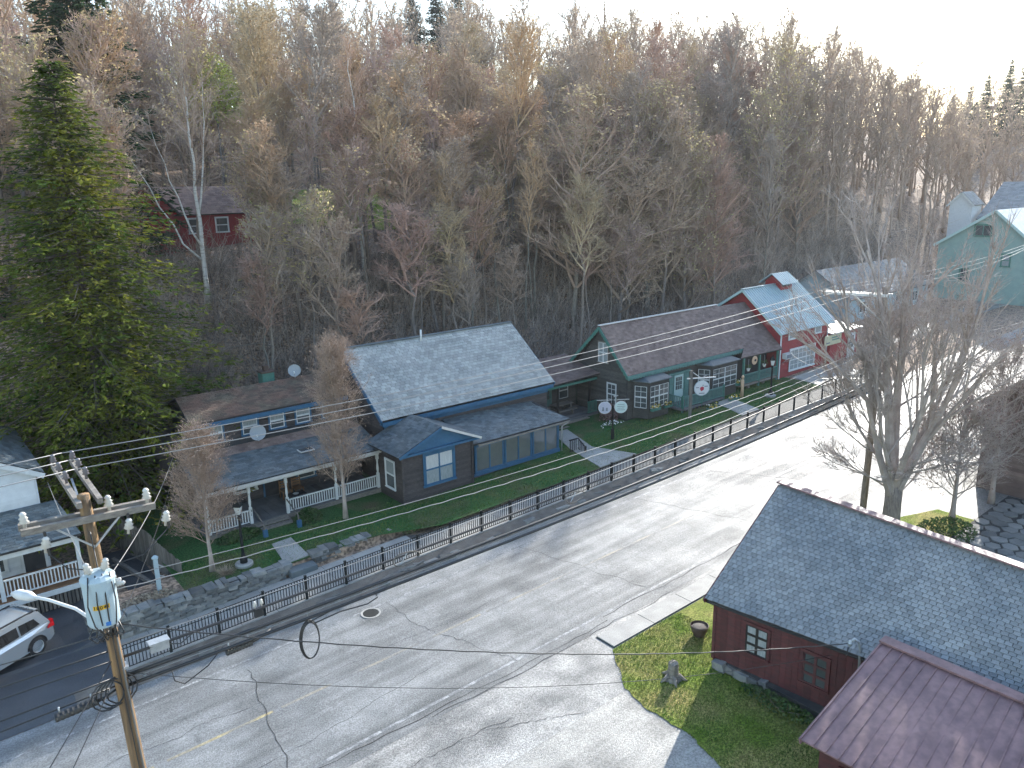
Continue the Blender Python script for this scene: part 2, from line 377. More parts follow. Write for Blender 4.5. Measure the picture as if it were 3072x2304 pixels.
# painted lines
strip('edge_line', M['white_paint'], -40, 120, 26.95, 27.06, rz, lift=.005, parent=road)
strip('edge_line', M['white_paint'], -40, 120, 20.05, 20.17, rz, lift=.005, parent=road)
for a, b_ in ((-30, 4.2), (4.6, 8.1), (8.4, 17), (17.3, 60)):
    strip('centre_line', M['yellow_paint'] if b_ < 9 else M['yellow_faint'], a, b_, 23.44, 23.56, rz, lift=.005, parent=road)
# cracks
def crack(u0, v0, u1, v1, w=.03, jit=.09, n=14):
    b = MB(); V = []; F = []; p = 0
    for i in range(n + 1):
        t = i / n; p = p * .6 + R.uniform(-jit, jit)
        u = u0 + (u1 - u0) * t; v = v0 + (v1 - v0) * t
        dx, dy = (u1 - u0), (v1 - v0); L = math.hypot(dx, dy); nx, ny = -dy / L, dx / L
        ww = w * R.uniform(.25, .8)
        for s_ in (-1, 1): V.append((u + nx * (p + s_ * ww / 2), v + ny * (p + s_ * ww / 2), road_z(u) + .006))
    for i in range(n): F.append((2 * i, 2 * i + 2, 2 * i + 3, 2 * i + 1))
    b.add(V, F); b.build('crack', M['crack'], road)
for c in ((8.4, 26.4, 7.3, 20, .05), (14.5, 27, 14.9, 23.5, .03), (15, 23.5, 16.2, 20.1, .035), (22, 27, 23.5, 20.3, .035), (30, 27.2, 32.5, 20, .04), (6.6, 21.2, 13.6, 21.8, .03),
          (9.4, 24.1, 20, 23.9, .02), (7.5, 20, 20.5, 19.6, .06), (20.5, 19.9, 34, 20.0, .06), (36, 26.8, 40, 20, .04), (44, 27, 50, 21, .04), (3, 24.6, 8, 24.3, .03), (12, 19.5, 24, 19.4, .04), (9, 18.2, 14, 17.8, .03), (13, 17.9, 16, 16.4, .03)):
    crack(*c, n=22)
# manhole
mh = thing('manhole_cover', 'round iron manhole cover in the road below the coiled cable', 'manhole', (13.69, 26.7, road_z(13.7)))
one(lambda b: b.lathe((13.69, 26.7, road_z(13.7)), ((.42, .002), (.42, .012), (.36, .012), (.35, .006)), 24), 'rim', M['concrete'], mh)
one(lambda b: b.lathe((13.69, 26.7, road_z(13.7)), ((.33, .003), (.33, .010), (.31, .014)), 24), 'cover', M['iron'], mh)
# sidewalk behind the fence, in slabs
sw = strip('sidewalk', M['mortar'], 4.5, 62, 28.98, lambda u: 31.40 if u < 18.2 else 30.75, lambda u, v: grade(u), lift=.0, du=1.5)
b = None
u = 4.6
while u < 61.5:
    w = 1.52; bb = MB(); ve = 31.36 if u < 17 else 30.72
    bb.hexa([(u + .012, 29.0, grade(u) - .05), (u + w - .012, 29.0, grade(u + w) - .05), (u + w - .012, ve, grade(u + w) - .05), (u + .012, ve, grade(u) - .05),
             (u + .012, 29.0, grade(u) + .03), (u + w - .012, 29.0, grade(u + w) + .03), (u + w - .012, ve, grade(u + w) + .03), (u + .012, ve, grade(u) + .03)])
    bb.build('slab', M['concrete'], sw); u += w
# right-hand sidewalk slabs by the barn
sw2 = strip('sidewalk', M['mortar'], 19.3, 33, 18.2, 19.15, rz, lift=.01)
u = 19.35
while u < 32:
    w = 2.3; bb = MB(); z0, z1 = road_z(u), road_z(u + w)
    bb.hexa([(u + .015, 18.22, z0 - .02), (u + w - .015, 18.22, z1 - .02), (u + w - .015, 19.12, z1 - .02), (u + .015, 19.12, z0 - .02),
             (u + .015, 18.22, z0 + .05), (u + w - .015, 18.22, z1 + .05), (u + w - .015, 19.12, z1 + .05), (u + .015, 19.12, z0 + .05)])
    bb.build('slab', M['concrete'], sw2); u += w
# rough stones along the foot of the fence
kr = strip('verge', M['soil'], 3, 62, 28.2, 28.98, lambda u, v: road_z(u) + (v - 28.2) / .78 * .27, lift=.005)
def stone_mesh(i):
    b = MB(); r_ = random.Random(i); j_ = lambda a: r_.uniform(-a, a); P = []
    for z in (-.5, .5):
        for x, y in ((-.5, -.5), (.5, -.5), (.5, .5), (-.5, .5)):
            k = .90 if z > 0 else 1.0; P.append((x * k + j_(.11), y * k + j_(.10), z + j_(.10)))
    b.hexa(P, i / 13.0)
    return b.mesh('stone', M['stone'])
STONES = [stone_mesh(i) for i in range(14)]
def stone(parent, p, sx, sy, sz, rz_=0, name='stone', me=None):
    m = Matrix.Translation(p) @ Matrix.Rotation(rz_, 4, 'Z') @ Matrix.Rotation(R.uniform(-.08, .08), 4, 'X') @ Matrix.Diagonal((sx, sy, sz, 1))
    return link_mesh(name, me or R.choice(STONES), parent, m)
u = 5.2
while u < 60:
    w = R.uniform(.35, .9)
    stone(kr, (u + w / 2, 28.62 + R.uniform(-.22, .2), road_z(u) + .10 + R.uniform(-.04, .04)), w, R.uniform(.2, .6), R.uniform(.12, .26), R.uniform(-.5, .5)); u += w * R.uniform(.5, 1.0) + R.choice((0, 0, .1, .9, 1.6))

# lawns
def gz_(u, v): return garden(u)
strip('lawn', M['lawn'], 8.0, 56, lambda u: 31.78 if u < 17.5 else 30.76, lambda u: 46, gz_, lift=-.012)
strip('garden_bed', M['litter'], 5.3, 8.0, 31.78, 33.95, gz_, lift=-.012)
barn_lawn = MB()
BL = [(18.64, 17.4), (17.87, 16.28), (17.6, 15), (17.71, 13.55), (17.24, 11.73), (16.6, 10.2), (16.4, 6), (40, 6), (40, 15.4), (33, 18.15), (19.2, 18.15)]
def fan(b, poly, zf, lift):
    cx = sum(p[0] for p in poly) / len(poly); cy = sum(p[1] for p in poly) / len(poly)
    V = [(cx, cy, zf(cx) + lift)] + [(p[0], p[1], zf(p[0]) + lift) for p in poly]
    b.add(V, [(0, 1 + i, 1 + (i + 1) % len(poly)) for i in range(len(poly))])
BL2 = []
for i in range(len(BL)):
    p_, q_ = Vector(BL[i]), Vector(BL[(i + 1) % len(BL)]); k_ = max(1, int((q_ - p_).length / .22)) if i < 6 or i == 10 else 1
    for j in range(k_): w_ = p_.lerp(q_, j / k_); BL2.append((w_.x + (R.uniform(-.09, .09) if j else 0), w_.y + (R.uniform(-.09, .09) if j else 0)))
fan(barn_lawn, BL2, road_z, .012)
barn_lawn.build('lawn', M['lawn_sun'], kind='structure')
dv = MB()
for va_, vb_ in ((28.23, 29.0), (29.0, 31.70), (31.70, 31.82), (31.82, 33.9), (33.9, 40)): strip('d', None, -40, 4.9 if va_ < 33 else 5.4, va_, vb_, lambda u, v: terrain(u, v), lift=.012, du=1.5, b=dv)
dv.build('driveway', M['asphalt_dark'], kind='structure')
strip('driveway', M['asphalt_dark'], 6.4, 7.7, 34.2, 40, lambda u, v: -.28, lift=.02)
# terrace lawn on the hill, following the ground
b = MB(); V = []; F = []; nu, nv = 16, 7
for j in range(nv + 1):
    for i in range(nu + 1):
        uu_, vv_ = 26 + 26 * i / nu, 80 + 13 * j / nv; V.append((uu_, vv_, terrain(uu_, vv_) + .12))
for j in range(nv):
    for i in range(nu): F.append((j * (nu + 1) + i, j * (nu + 1) + i + 1, (j + 1) * (nu + 1) + i + 1, (j + 1) * (nu + 1) + i))
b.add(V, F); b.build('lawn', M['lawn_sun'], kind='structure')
# paths in the gardens
def path_(name, pts, zoff=.03):
    b = MB(); b.prism([(x, y, garden(x) - .06) for x, y in pts], (0, 0, .06 + zoff)); b.build(name, M['concrete'], kind='structure')
path_('path', [(12.25, 31.85), (13.45, 31.95), (13.6, 34.3), (12.6, 34.2)])
path_('path', [(31.3, 30.78), (34.4, 30.78), (33.4, 33.6), (34.6, 37.2), (33.5, 37.4), (32.2, 34.4)])
path_('path', [(45.2, 30.78), (47.2, 30.78), (47.8, 32.6), (48.1, 33.9), (46.2, 33.9), (45.9, 32.5)])
path_('path', [(55.6, 30.78), (61.8, 30.78), (61.8, 33.9), (56.4, 33.9)])

# ------------------------------------------------------------------ building helpers
def WV(v): return lambda a, b_, c: (a, v - b_, c)          # wall facing the road
def WU(u): return lambda a, b_, c: (u - b_, a, c)          # wall facing down the street
def WP(u): return lambda a, b_, c: (u + b_, a, c)          # wall facing up the street
def siding(parent, P, a0, a1, z0, z1, m, exp=.155, clip=None):
    z = z0
    while z < z1 - .02:
        zt = min(z + exp, z1); x0, x1 = a0, a1
        if clip:
            x0, x1 = clip((z + zt) / 2)
            if x1 - x0 < .08: z += exp; continue
        b = MB(); jj = R.uniform(-.003, .003)
        prof = ((0.001, z), (.034 + jj, z), (.014, zt + .01), (0.001, zt + .01))
        b.hexa([P(x0, *prof[0]), P(x1, *prof[0]), P(x1, *prof[1]), P(x0, *prof[1]), P(x0, *prof[3]), P(x1, *prof[3]), P(x1, *prof[2]), P(x0, *prof[2])])
        b.build('clapboard', m, parent); z += exp
def rect(b, P, a0, a1, b0, b1, c0, c1):
    b.hexa([P(a0, b0, c0), P(a1, b0, c0), P(a1, b1, c0), P(a0, b1, c0), P(a0, b0, c1), P(a1, b0, c1), P(a1, b1, c1), P(a0, b1, c1)])
def window(parent, P, a0, a1, z0, z1, trim, pane='glass', nx=1, ny=2, tw=.10, sash='white', name='window', mun=.03, off=.03, sill=True, npx=0, npy=0):
    """trim frame (part) with its sash bars and panes as sub-parts; nx*ny lights, each with npx*npy muntins"""
    b = MB(); o = off
    rect(b, P, a0 - tw, a1 + tw, o, o + .05, z1, z1 + tw * 1.1)
    rect(b, P, a0 - tw, a0, o, o + .05, z0, z1); rect(b, P, a1, a1 + tw, o, o + .05, z0, z1)
    rect(b, P, a0 - tw * 1.25, a1 + tw * 1.25, o, o + (.09 if sill else .05), z0 - tw * .8, z0)
    f = b.build(name, M[trim], parent)
    dx = (a1 - a0) / nx; dz = (z1 - z0) / ny
    for i in range(nx):
        for j in range(ny):
            b = MB(); rect(b, P, a0 + i * dx + .004, a0 + (i + 1) * dx - .004, o - .008, o + .008, z0 + j * dz + .004, z0 + (j + 1) * dz - .004)
            pm = pane if isinstance(pane, str) else pane[(i + j * nx) % len(pane)]
            b.build('pane', M[pm], f)
    b = MB(); s = .045
    for i in range(nx + 1):
        x = a0 + i * dx; rect(b, P, max(a0, x - s), min(a1, x + s), o + .010, o + .034, z0, z1)
    for j in range(ny + 1):
        z = z0 + j * dz; rect(b, P, a0, a1, o + .012, o + .032, max(z0, z - s), min(z1, z + s))
    for i in range(nx):
        for k in range(1, npx):
            x = a0 + i * dx + dx * k / npx; rect(b, P, x - mun / 2, x + mun / 2, o + .009, o + .026, z0, z1)
    for j in range(ny):
        for k in range(1, npy):
            z = z0 + j * dz + dz * k / npy; rect(b, P, a0, a1, o + .0095, o + .025, z - mun / 2, z + mun / 2)
    b.build('sash', M[sash], f)
    return f
def door(parent, P, a0, a1, z0, z1, m, trim, glass=True):
    b = MB(); rect(b, P, a0, a1, .02, .06, z0, z1); d = b.build('door', M[m], parent)
    b = MB(); rect(b, P, a0 - .1, a0 - .002, .02, .075, z0, z1 + .1); rect(b, P, a1 + .002, a1 + .1, .02, .075, z0, z1 + .1); rect(b, P, a0, a1, .02, .075, z1 + .002, z1 + .1); b.build('frame', M[trim], d)
    if glass:
        w = (a1 - a0)
        b = MB(); rect(b, P, a0 + .16 * w, a1 - .16 * w, .05, .068, z0 + (z1 - z0) * .45, z1 - .16); b.build('pane', M['glass'], d)
        b = MB()
        for k in (1, 2): x = a0 + .16 * w + .68 * w * k / 3; rect(b, P, x - .012, x + .012, .06, .078, z0 + (z1 - z0) * .45, z1 - .16)
        for k in (1, 2): z = z0 + (z1 - z0) * .45 + ((z1 - .16) - (z0 + (z1 - z0) * .45)) * k / 3; rect(b, P, a0 + .16 * w, a1 - .16 * w, .061, .077, z - .012, z + .012)
        b.build('muntin', M[m], d)
    b = MB(); x, y, z = P(a1 - .09, .09, z0 + (z1 - z0) * .45); b.lathe((x, y, z), ((.03, -.03), (.035, 0), (.03, .03)), 8); b.build('handle', M['galv'], d)
    return d
CAM = Vector((0, 0, CAMZ))
def bil(q, s, t):
    a, b_, c, d = q
    return a * (1 - s) * (1 - t) + b_ * s * (1 - t) + c * s * t + d * (1 - s) * t
def roof_plane(parent, q, m, exp=.2, wid=.3, thick=.02, n_ind=0, name='roof', pname='slate', slab=.09, jit=.010, deckm=None, clip=None, sink=0.0, gap=.006):
    """q = eave left, eave right, ridge right, ridge left. Deck slab + overlapping slates."""
    q = [Vector(p) for p in q]
    nrm = (q[1] - q[0]).cross(q[3] - q[0]).normalized()
    if nrm.z < 0: nrm = -nrm
    b = MB()
    b.hexa([p - nrm * (slab + sink) for p in q] + [p - nrm * (.004 + sink) for p in q])
    deck = b.build(name, deckm or M['deck_roof'], parent)
    Ls = ((q[1] - q[0]).length + (q[2] - q[3]).length) / 2; Lt = ((q[3] - q[0]).length + (q[2] - q[1]).length) / 2
    nc = max(1, round(Lt / exp)); nw = max(1, round(Ls / wid)); items = []
    for c in range(nc):
        off = (0 if c % 2 else .5) + R.uniform(-.12, .12); e0 = (c - .02) / nc; e1 = min(1.0, (c + 1.3) / nc)
        for k in range(-1, nw + 1):
            s0 = (k + off) / nw; s1 = s0 + 1 / nw
            s0 = max(0, s0); s1 = min(1, s1)
            if s1 - s0 < .18 / nw: continue
            if clip and not clip((s0 + s1) / 2, (e0 + e1) / 2): continue
            items.append((c, s0, s1, e0, e1))
    if n_ind: items.sort(key=lambda i: (bil(q, (i[1] + i[2]) / 2, i[3]) - CAM).length)
    rest = MB(); cnt = 0; cache = {}
    for c, s0, s1, e0, e1 in items:
        je = R.uniform(-jit, jit) / max(Lt, .1)
        a, b_, cc, d = bil(q, s0, max(0, e0 + je)), bil(q, s1, max(0, e0 + je)), bil(q, s1, e1), bil(q, s0, e1)
        g = gap * (b_ - a).normalized(); a, d, b_, cc = a + g, d + g, b_ - g, cc - g
        lift = thick * 1.6 + R.uniform(0, jit * .5); up = nrm * thick
        P8 = [a + nrm * (lift - thick), b_ + nrm * (lift - thick), cc + nrm * .001, d + nrm * .001]
        P8 = P8 + [a + nrm * lift, b_ + nrm * lift, cc + nrm * (.001 + thick), d + nrm * (.001 + thick)]
        if cnt < n_ind:
            w = (b_ - a).length; L = (d - a).length; key = (round(w, 2), round(L, 2), R.randrange(7))
            if key not in cache:
                mb = MB(); x, y, z_ = w, L, thick
                mb.hexa([(0, 0, 0), (x, 0, 0), (x, y, 0), (0, y, 0), (0, 0, z_), (x, 0, z_), (x, y, z_), (0, y, z_)], key[2] / 6.0)
                cache[key] = mb.mesh(pname, m)
            xx = (b_ - a).normalized(); o0 = P8[0]; yy = (P8[3] - P8[0]); yy = (yy - xx * yy.dot(xx)).normalized()
            mt = Matrix((xx, yy, xx.cross(yy))).transposed().to_4x4(); mt.translation = o0
            link_mesh(pname, cache[key], deck, mt)
        else: rest.hexa(P8)
        cnt += 1
    if rest.f: rest.build(pname + '_field', m, deck, kind='stuff')
    return deck
def cap(parent, a, b_, m, w=.22, name='ridge_cap', t=.05):
    b = MB(); b.bar(a, b_, w, t); return b.build(name, m, parent)
def rake(parent, a, b_, m, w=.05, h=.2, name='rake_board'):
    b = MB(); b.bar(a, b_, w, h); return b.build(name, m, parent)
def rail(parent, P, a0, a1, z0, z1, m, step=.14, bw=.045, name='railing', bal='baluster'):
    """top and bottom rail as one part, each baluster a sub-part"""
    b = MB(); rect(b, P, a0, a1, -.04, .04, z1 - .06, z1); rect(b, P, a0, a1, -.03, .03, z0, z0 + .05)
    r_ = b.build(name, m, parent); n = max(1, int((a1 - a0) / step)); me = None
    for i in range(n):
        a = a0 + (i + .5) * (a1 - a0) / n
        if me is None:
            q = MB(); h = z1 - z0 - .11; q.box(-bw / 2, bw / 2, -bw / 2, bw / 2, 0, h); me = q.mesh(bal, m)
        link_mesh(bal, me, r_, Matrix.Translation(P(a, 0, z0 + .05)))
    return r_
def gable_house(name, label, cat, u0, u1, v0, v1, z0, ez, rz_, axis, wall, roofm, roofmode='shingle', oh=.3, exp=.2, wid=.3, trim='white', n_ind=0, ridge_off=0, siding_exp=.16):
    """simple gabled building: walls, gables, two roof slopes; axis 'u' = ridge runs along u"""
    t = thing(name, label, cat, ((u0 + u1) / 2, (v0 + v1) / 2, z0))
    b = MB()
    if axis == 'u':
        m_ = (v0 + v1) / 2 + ridge_off
        b.prism([(u0, v0, z0 - 1), (u0, v1, z0 - 1), (u0, v1, ez), (u0, m_, rz_ - .08), (u0, v0, ez)], (u1 - u0, 0, 0))
        qa = [(u0 - oh, v0 - oh, ez - oh * (rz_ - ez) / (m_ - v0)), (u1 + oh, v0 - oh, ez - oh * (rz_ - ez) / (m_ - v0)), (u1 + oh, m_, rz_), (u0 - oh, m_, rz_)]
        qb = [(u1 + oh, v1 + oh, ez - oh * (rz_ - ez) / (v1 - m_)), (u0 - oh, v1 + oh, ez - oh * (rz_ - ez) / (v1 - m_)), (u0 - oh, m_, rz_), (u1 + oh, m_, rz_)]
    else:
        m_ = (u0 + u1) / 2 + ridge_off
        b.prism([(u0, v0, z0 - 1), (u1, v0, z0 - 1), (u1, v0, ez), (m_, v0, rz_ - .08), (u0, v0, ez)], (0, v1 - v0, 0))
        qa = [(u0 - oh, v1 + oh, ez - oh * (rz_ - ez) / (m_ - u0)), (u0 - oh, v0 - oh, ez - oh * (rz_ - ez) / (m_ - u0)), (m_, v0 - oh, rz_), (m_, v1 + oh, rz_)]
        qb = [(u1 + oh, v0 - oh, ez - oh * (rz_ - ez) / (u1 - m_)), (u1 + oh, v1 + oh, ez - oh * (rz_ - ez) / (u1 - m_)), (m_, v1 + oh, rz_), (m_, v0 - oh, rz_)]
    b.build('wall', M[wall], t)
    for q in (qa, qb):
        if roofmode == 'shingle': roof_plane(t, [Vector(p) + Vector((0, 0, .1)) for p in q], M[roofm], exp, wid, n_ind=n_ind, pname='shingle')
        else:
            bb = MB(); q_ = [Vector(p) for p in q]; nn = (q_[1] - q_[0]).cross(q_[3] - q_[0]).normalized(); nn = nn if nn.z > 0 else -nn
            bb.hexa([p + nn * .02 for p in q_] + [p + nn * .10 for p in q_]); rf = bb.build('roof', M[roofm], t)
            for e0, e1 in ((q_[0], q_[3]), (q_[1], q_[2])):
                BAR(rf, 'rake_trim', M[trim], e0 + nn * .0, e1 + nn * .0, .06, .24)
    for q in (qa, qb):
        q = [Vector(p) for p in q]
        rake(t, q[0] + Vector((0, 0, -.06)), q[3] + Vector((0, 0, -.06)), M[trim], .05, .22)
        rake(t, q[1] + Vector((0, 0, -.06)), q[2] + Vector((0, 0, -.06)), M[trim], .05, .22)
    return t

# ------------------------------------------------------------------ blue-trimmed house with the large slate roof
H = thing('house', 'dark clapboard house with blue trim and a big pale slate roof', 'house', (26.8, 38, .3))
BOX(H, 'wall', M['dark_wall'], 20.75, 32.95, 37.35, 45.4, 0, 4.6)
b = MB(); b.prism([(20.75, 37.35, 4.6), (20.75, 45.4, 4.6), (20.75, 41.5, 7.45)], (12.2, 0, 0)); b.build('gable', M['dark_wall'], H)
siding(H, WV(37.34), 20.8, 32.9, 2.9, 4.15, M['brown_wood'])
siding(H, WU(20.74), 37.4, 45.3, .3, 4.5, M['brown_wood'], exp=.3)
gc = lambda z: (37.4 + max(0, z - 4.3) * 1.25, 45.3 - max(0, z - 4.3) * 1.25)
siding(H, WU(20.74), 37.4, 45.3, 4.5, 7.2, M['brown_wood'], exp=.3, clip=gc)
siding(H, WP(32.96), 37.4, 45.3, .4, 4.4, M['brown_wood'], exp=.3)
siding(H, WP(32.96), 37.4, 45.3, 4.4, 7.2, M['brown_wood'], exp=.3, clip=gc)
roof_plane(H, [(20.42, 36.95, 4.28), (33.26, 36.95, 4.28), (33.32, 41.5, 7.66), (20.45, 41.5, 7.66)], M['slate'], .215, .32, thick=.028, n_ind=300, jit=.014, gap=.010)
roof_plane(H, [(33.26, 46.0, 4.28), (20.42, 46.0, 4.28), (20.45, 41.5, 7.66), (33.32, 41.5, 7.66)], M['slate'], .4, .5)
cap(H, (20.4, 41.5, 7.69), (33.35, 41.5, 7.69), M['slate_dark'], .3)
BOX(H, 'fascia', M['blue'], 20.5, 33.2, 36.98, 37.05, 3.92, 4.16)
BOX(H, 'soffit', M['blue'], 20.5, 33.2, 37.06, 37.33, 3.96, 4.02)
BOX(H, 'frieze', M['blue'], 20.76, 32.94, 37.26, 37.30, 3.62, 3.95)
for a, c in (((20.42, 36.95, 4.16), (20.45, 41.5, 7.54)), ((33.26, 36.95, 4.16), (33.32, 41.5, 7.54))): rake(H, a, c, M['blue'], .06, .22)
TUBE(H, 'vent_pipe', M['white'], [(25.9, 41.2, 7.35), (25.9, 41.2, 8.15)], .06, 8)
# gabled bump-out
BOX(H, 'bump_out_wall', M['dark_wall'], 19.98, 24.5, 34.22, 37.4, -.2, 3.05)
siding(H, WV(34.22), 20.0, 24.5, .28, 3.04, M['brown_wood']); siding(H, WU(19.98), 34.26, 37.3, .28, 3.04, M['brown_wood'])
for x, y in ((19.95, 34.19), (24.5, 34.19)): BOX(H, 'corner_board', M['brown_wood'], x - .06, x + .06, y - .06, y + .02, .25, 3.06)
b = MB(); b.prism([(19.75, 34.05, 3.10), (24.75, 34.05, 3.10), (22.3, 34.05, 4.15)], (0, 3.4, 0)); b.build('pediment', M['blue'], H)
BOX(H, 'cornice', M['blue'], 19.62, 24.88, 33.88, 34.22, 3.05, 3.17)
roof_plane(H, [(19.55, 37.3, 3.16), (19.55, 33.86, 3.16), (22.3, 33.86, 4.30), (22.3, 37.3, 4.30)], M['slate_dark'], .17, .24, pname='shingle')
roof_plane(H, [(24.95, 33.86, 3.16), (24.95, 37.3, 3.16), (22.3, 37.3, 4.30), (22.3, 33.86, 4.30)], M['slate_dark'], .17, .24, pname='shingle')
rake(H, (24.92, 33.80, 3.12), (22.3, 33.80, 4.27), M['tin_white'], .03, .13, 'rake_flashing'); rake(H, (19.6, 33.82, 3.10), (22.3, 33.82, 4.22), M['blue'], .05, .14)
window(H, WV(34.18), 21.35, 23.15, 1.12, 2.80, 'blue', ('glass_milky', 'glass_milky', 'curtain', 'curtain'), 2, 2, .14, 'blue')
window(H, WU(19.94), 34.95, 35.85, 1.0, 2.55, 'white', ('glass', 'glass_milky'), 1, 2, .07)
# sun porch
BOX(H, 'porch_wall', M['dark_wall'], 24.52, 31.55, 34.66, 37.34, -.2, 2.62)
siding(H, WV(34.66), 24.6, 31.55, -.1, .62, M['brown_wood']); siding(H, WP(31.55), 34.7, 37.3, -.1, 2.6, M['brown_wood'])
BOX(H, 'foundation', M['stone'], 24.4, 31.6, 34.58, 34.64, -.3, -.08)
for i in range(3):
    a = 25.05 + i * 2.16
    window(H, WV(34.64), a + .02, a + 1.98, .80, 2.32, 'blue', 'glass_warm', 2, 1, .12, 'blue')
BOX(H, 'window_sill', M['blue'], 24.7, 31.5, 34.50, 34.60, .58, .70)
BOX(H, 'header', M['blue'], 24.7, 31.55, 34.50, 34.62, 2.46, 2.60)
roof_plane(H, [(24.6, 34.2, 2.66), (32.05, 34.2, 2.66), (31.0, 37.3, 3.30), (24.6, 37.3, 3.45)], M['slate_dark'], .17, .26, pname='shingle')
roof_plane(H, [(32.05, 34.2, 2.66), (32.4, 37.3, 2.66), (31.6, 37.3, 3.25), (31.0, 37.3, 3.30)], M['slate_dark'], .17, .26, pname='shingle')
BOX(H, 'gutter', M['old_wood'], 24.95, 32.0, 34.10, 34.19, 2.50, 2.58)
TUBE(H, 'downspout', M['galv'], [(31.95, 34.2, 2.5), (31.62, 34.45, 2.2), (31.62, 34.5, .2)], .045, 8)
# small side steps with dark railing
st = thing('side_stoop', 'small dark wooden stoop with railing beside the sun porch', 'stoop', (32.3, 34.4, .45))
BOX(st, 'deck', M['deck'], 31.7, 33.0, 33.9, 35.6, .45, .55)
for k in range(2): BOX(st, 'step', M['deck'], 31.7, 33.0, 33.9 - .3 * (k + 1), 33.89 - .3 * k, .30 - .15 * k, .38 - .15 * k)
rail(st, WV(33.92), 31.75, 32.4, .6, 1.4, M['black'], .13, .04)
b = MB(); b.bar((32.45, 33.9, 1.4), (32.45, 33.2, .95), .06); b.bar((32.45, 33.9, .75), (32.45, 33.2, .35), .05); b.box(32.41, 32.49, 33.16, 33.24, .2, 1.05); rr = b.build('handrail', M['black'], st)
for k in range(5): y = 33.82 - .13 * k; BAR(rr, 'baluster', M['black'], (32.45, y, .70 - .075 * k), (32.45, y, 1.35 - .085 * k), .035)

# ------------------------------------------------------------------ dark house with the white porch
L = thing('house', 'dark house with white porch railing, blue fascia and mossy brown roof', 'house', (15, 40, .4))
BOX(L, 'wall', M['dark_wall'], 10.2, 20.4, 39.6, 44.6, 0, 4.2)
BOX(L, 'upper_wall', M['dark_wall'], 11.4, 19.4, 39.9, 44.0, 4.2, 5.45)
siding(L, WV(39.9), 11.4, 19.4, 4.05, 5.4, M['brown_wood'], .15); siding(L, WV(39.6), 10.3, 20.3, .7, 2.6, M['brown_wood'], .15); siding(L, WU(10.2), 39.7, 44.5, .2, 4.2, M['brown_wood'], .2)
roof_plane(L, [(11.0, 39.45, 5.48), (19.8, 39.45, 5.48), (19.6, 42.2, 6.28), (11.2, 42.2, 6.28)], M['shingle_moss'], .16, .3, pname='shingle')
roof_plane(L, [(19.8, 45, 5.3), (11.0, 45, 5.3), (11.2, 42.2, 6.28), (19.6, 42.2, 6.28)], M['shingle_moss'], .3, .5, pname='shingle')
BOX(L, 'fascia', M['blue'], 11.0, 19.75, 39.42, 39.50, 5.18, 5.40)
# middle roof band and porch roof
roof_plane(L, [(10.3, 39.15, 3.55), (20.3, 39.15, 3.55), (19.6, 39.88, 4.05), (10.9, 39.88, 4.05)], M['shingle_brown'], .16, .3, pname='shingle')
roof_plane(L, [(10.1, 36.35, 2.95), (20.05, 36.35, 2.95), (20.3, 39.15, 3.56), (10.3, 39.15, 3.56)], M['slate_dark'], .17, .3, pname='shingle')
BOX(L, 'porch_fascia', M['tin_white'], 10.1, 20.1, 36.32, 36.38, 2.76, 2.90)
BOX(L, 'porch_beam', M['white'], 10.4, 20.0, 36.62, 36.78, 2.58, 2.74)
b = MB(); b.bar((15.9, 37.9, 3.36), (16.7, 37.9, 3.36), .55, .05); b.build('skylight', M['tin_white'], L); b = MB(); b.bar((15.96, 37.9, 3.38), (16.64, 37.9, 3.38), .44, .05); b.build('skylight_pane', M['glass'], L)
for a in (11.9, 13.75, 15.25, 16.75, 18.3): window(L, WV(39.88), a, a + .8, 4.28, 5.12, 'blue', ('glass', 'glass_milky'), 1, 2, .09)
dk = BOX(L, 'porch_deck', M['deck'], 10.4, 20.0, 36.7, 39.6, .45, .62)
for k in range(26): BOX(dk, 'plank', M['deck'], 10.4 + k * .37, 10.4 + k * .37 + .355, 36.66, 39.58, .622, .645)
BOX(L, 'porch_skirt', M['old_wood'], 10.4, 20.0, 36.64, 36.70, .22, .58)
for x in (10.55, 12.62, 14.55, 17.3, 19.85):
    b = MB(); b.box(x - .07, x + .07, 36.63, 36.77, .64, 1.5); b.lathe((x, 36.7, 0), ((.07, 1.5), (.045, 1.55), (.075, 1.75), (.05, 2.1), (.065, 2.3)), 8); b.box(x - .07, x + .07, 36.63, 36.77, 2.3, 2.58); b.build('porch_post', M['white'], L)
    BOX(L, 'pier', M['old_wood'], x - .08, x + .08, 36.72, 36.88, .0, .46)
rail(L, WV(36.7), 10.65, 12.52, .72, 1.38, M['white'], .13); rail(L, WV(36.7), 14.65, 17.2, .72, 1.38, M['white'], .13); rail(L, WV(36.7), 17.4, 19.8, .72, 1.38, M['white'], .13)
window(L, WV(39.58), 12.9, 14.0, 1.3, 2.5, 'white', 'glass', 1, 1, .1); window(L, WV(39.58), 16.4, 17.4, 1.2, 2.4, 'blue', 'glass', 1, 2, .1)
door(L, WV(39.58), 14.5, 15.4, .65, 2.6, 'dark_wall', 'blue', False)
for i, nz in ((0, '3'), (1, '1')): text_mesh(nz, .19, M['black'], L, face_mtx((12.62, 36.622, 1.33 - .2 * i), (1, 0, 0), (0, 0, 1), (0, -1, 0)), 'house_number')
sp = thing('porch_steps', 'grey wooden steps with handrails up to the white porch', 'steps', (13.5, 35.7, .35))
for k in range(4): BOX(sp, 'tread', M['old_wood'], 12.75, 14.45, 36.62 - .33 * (k + 1), 36.66 - .33 * k, .50 - .11 * k, .56 - .11 * k)
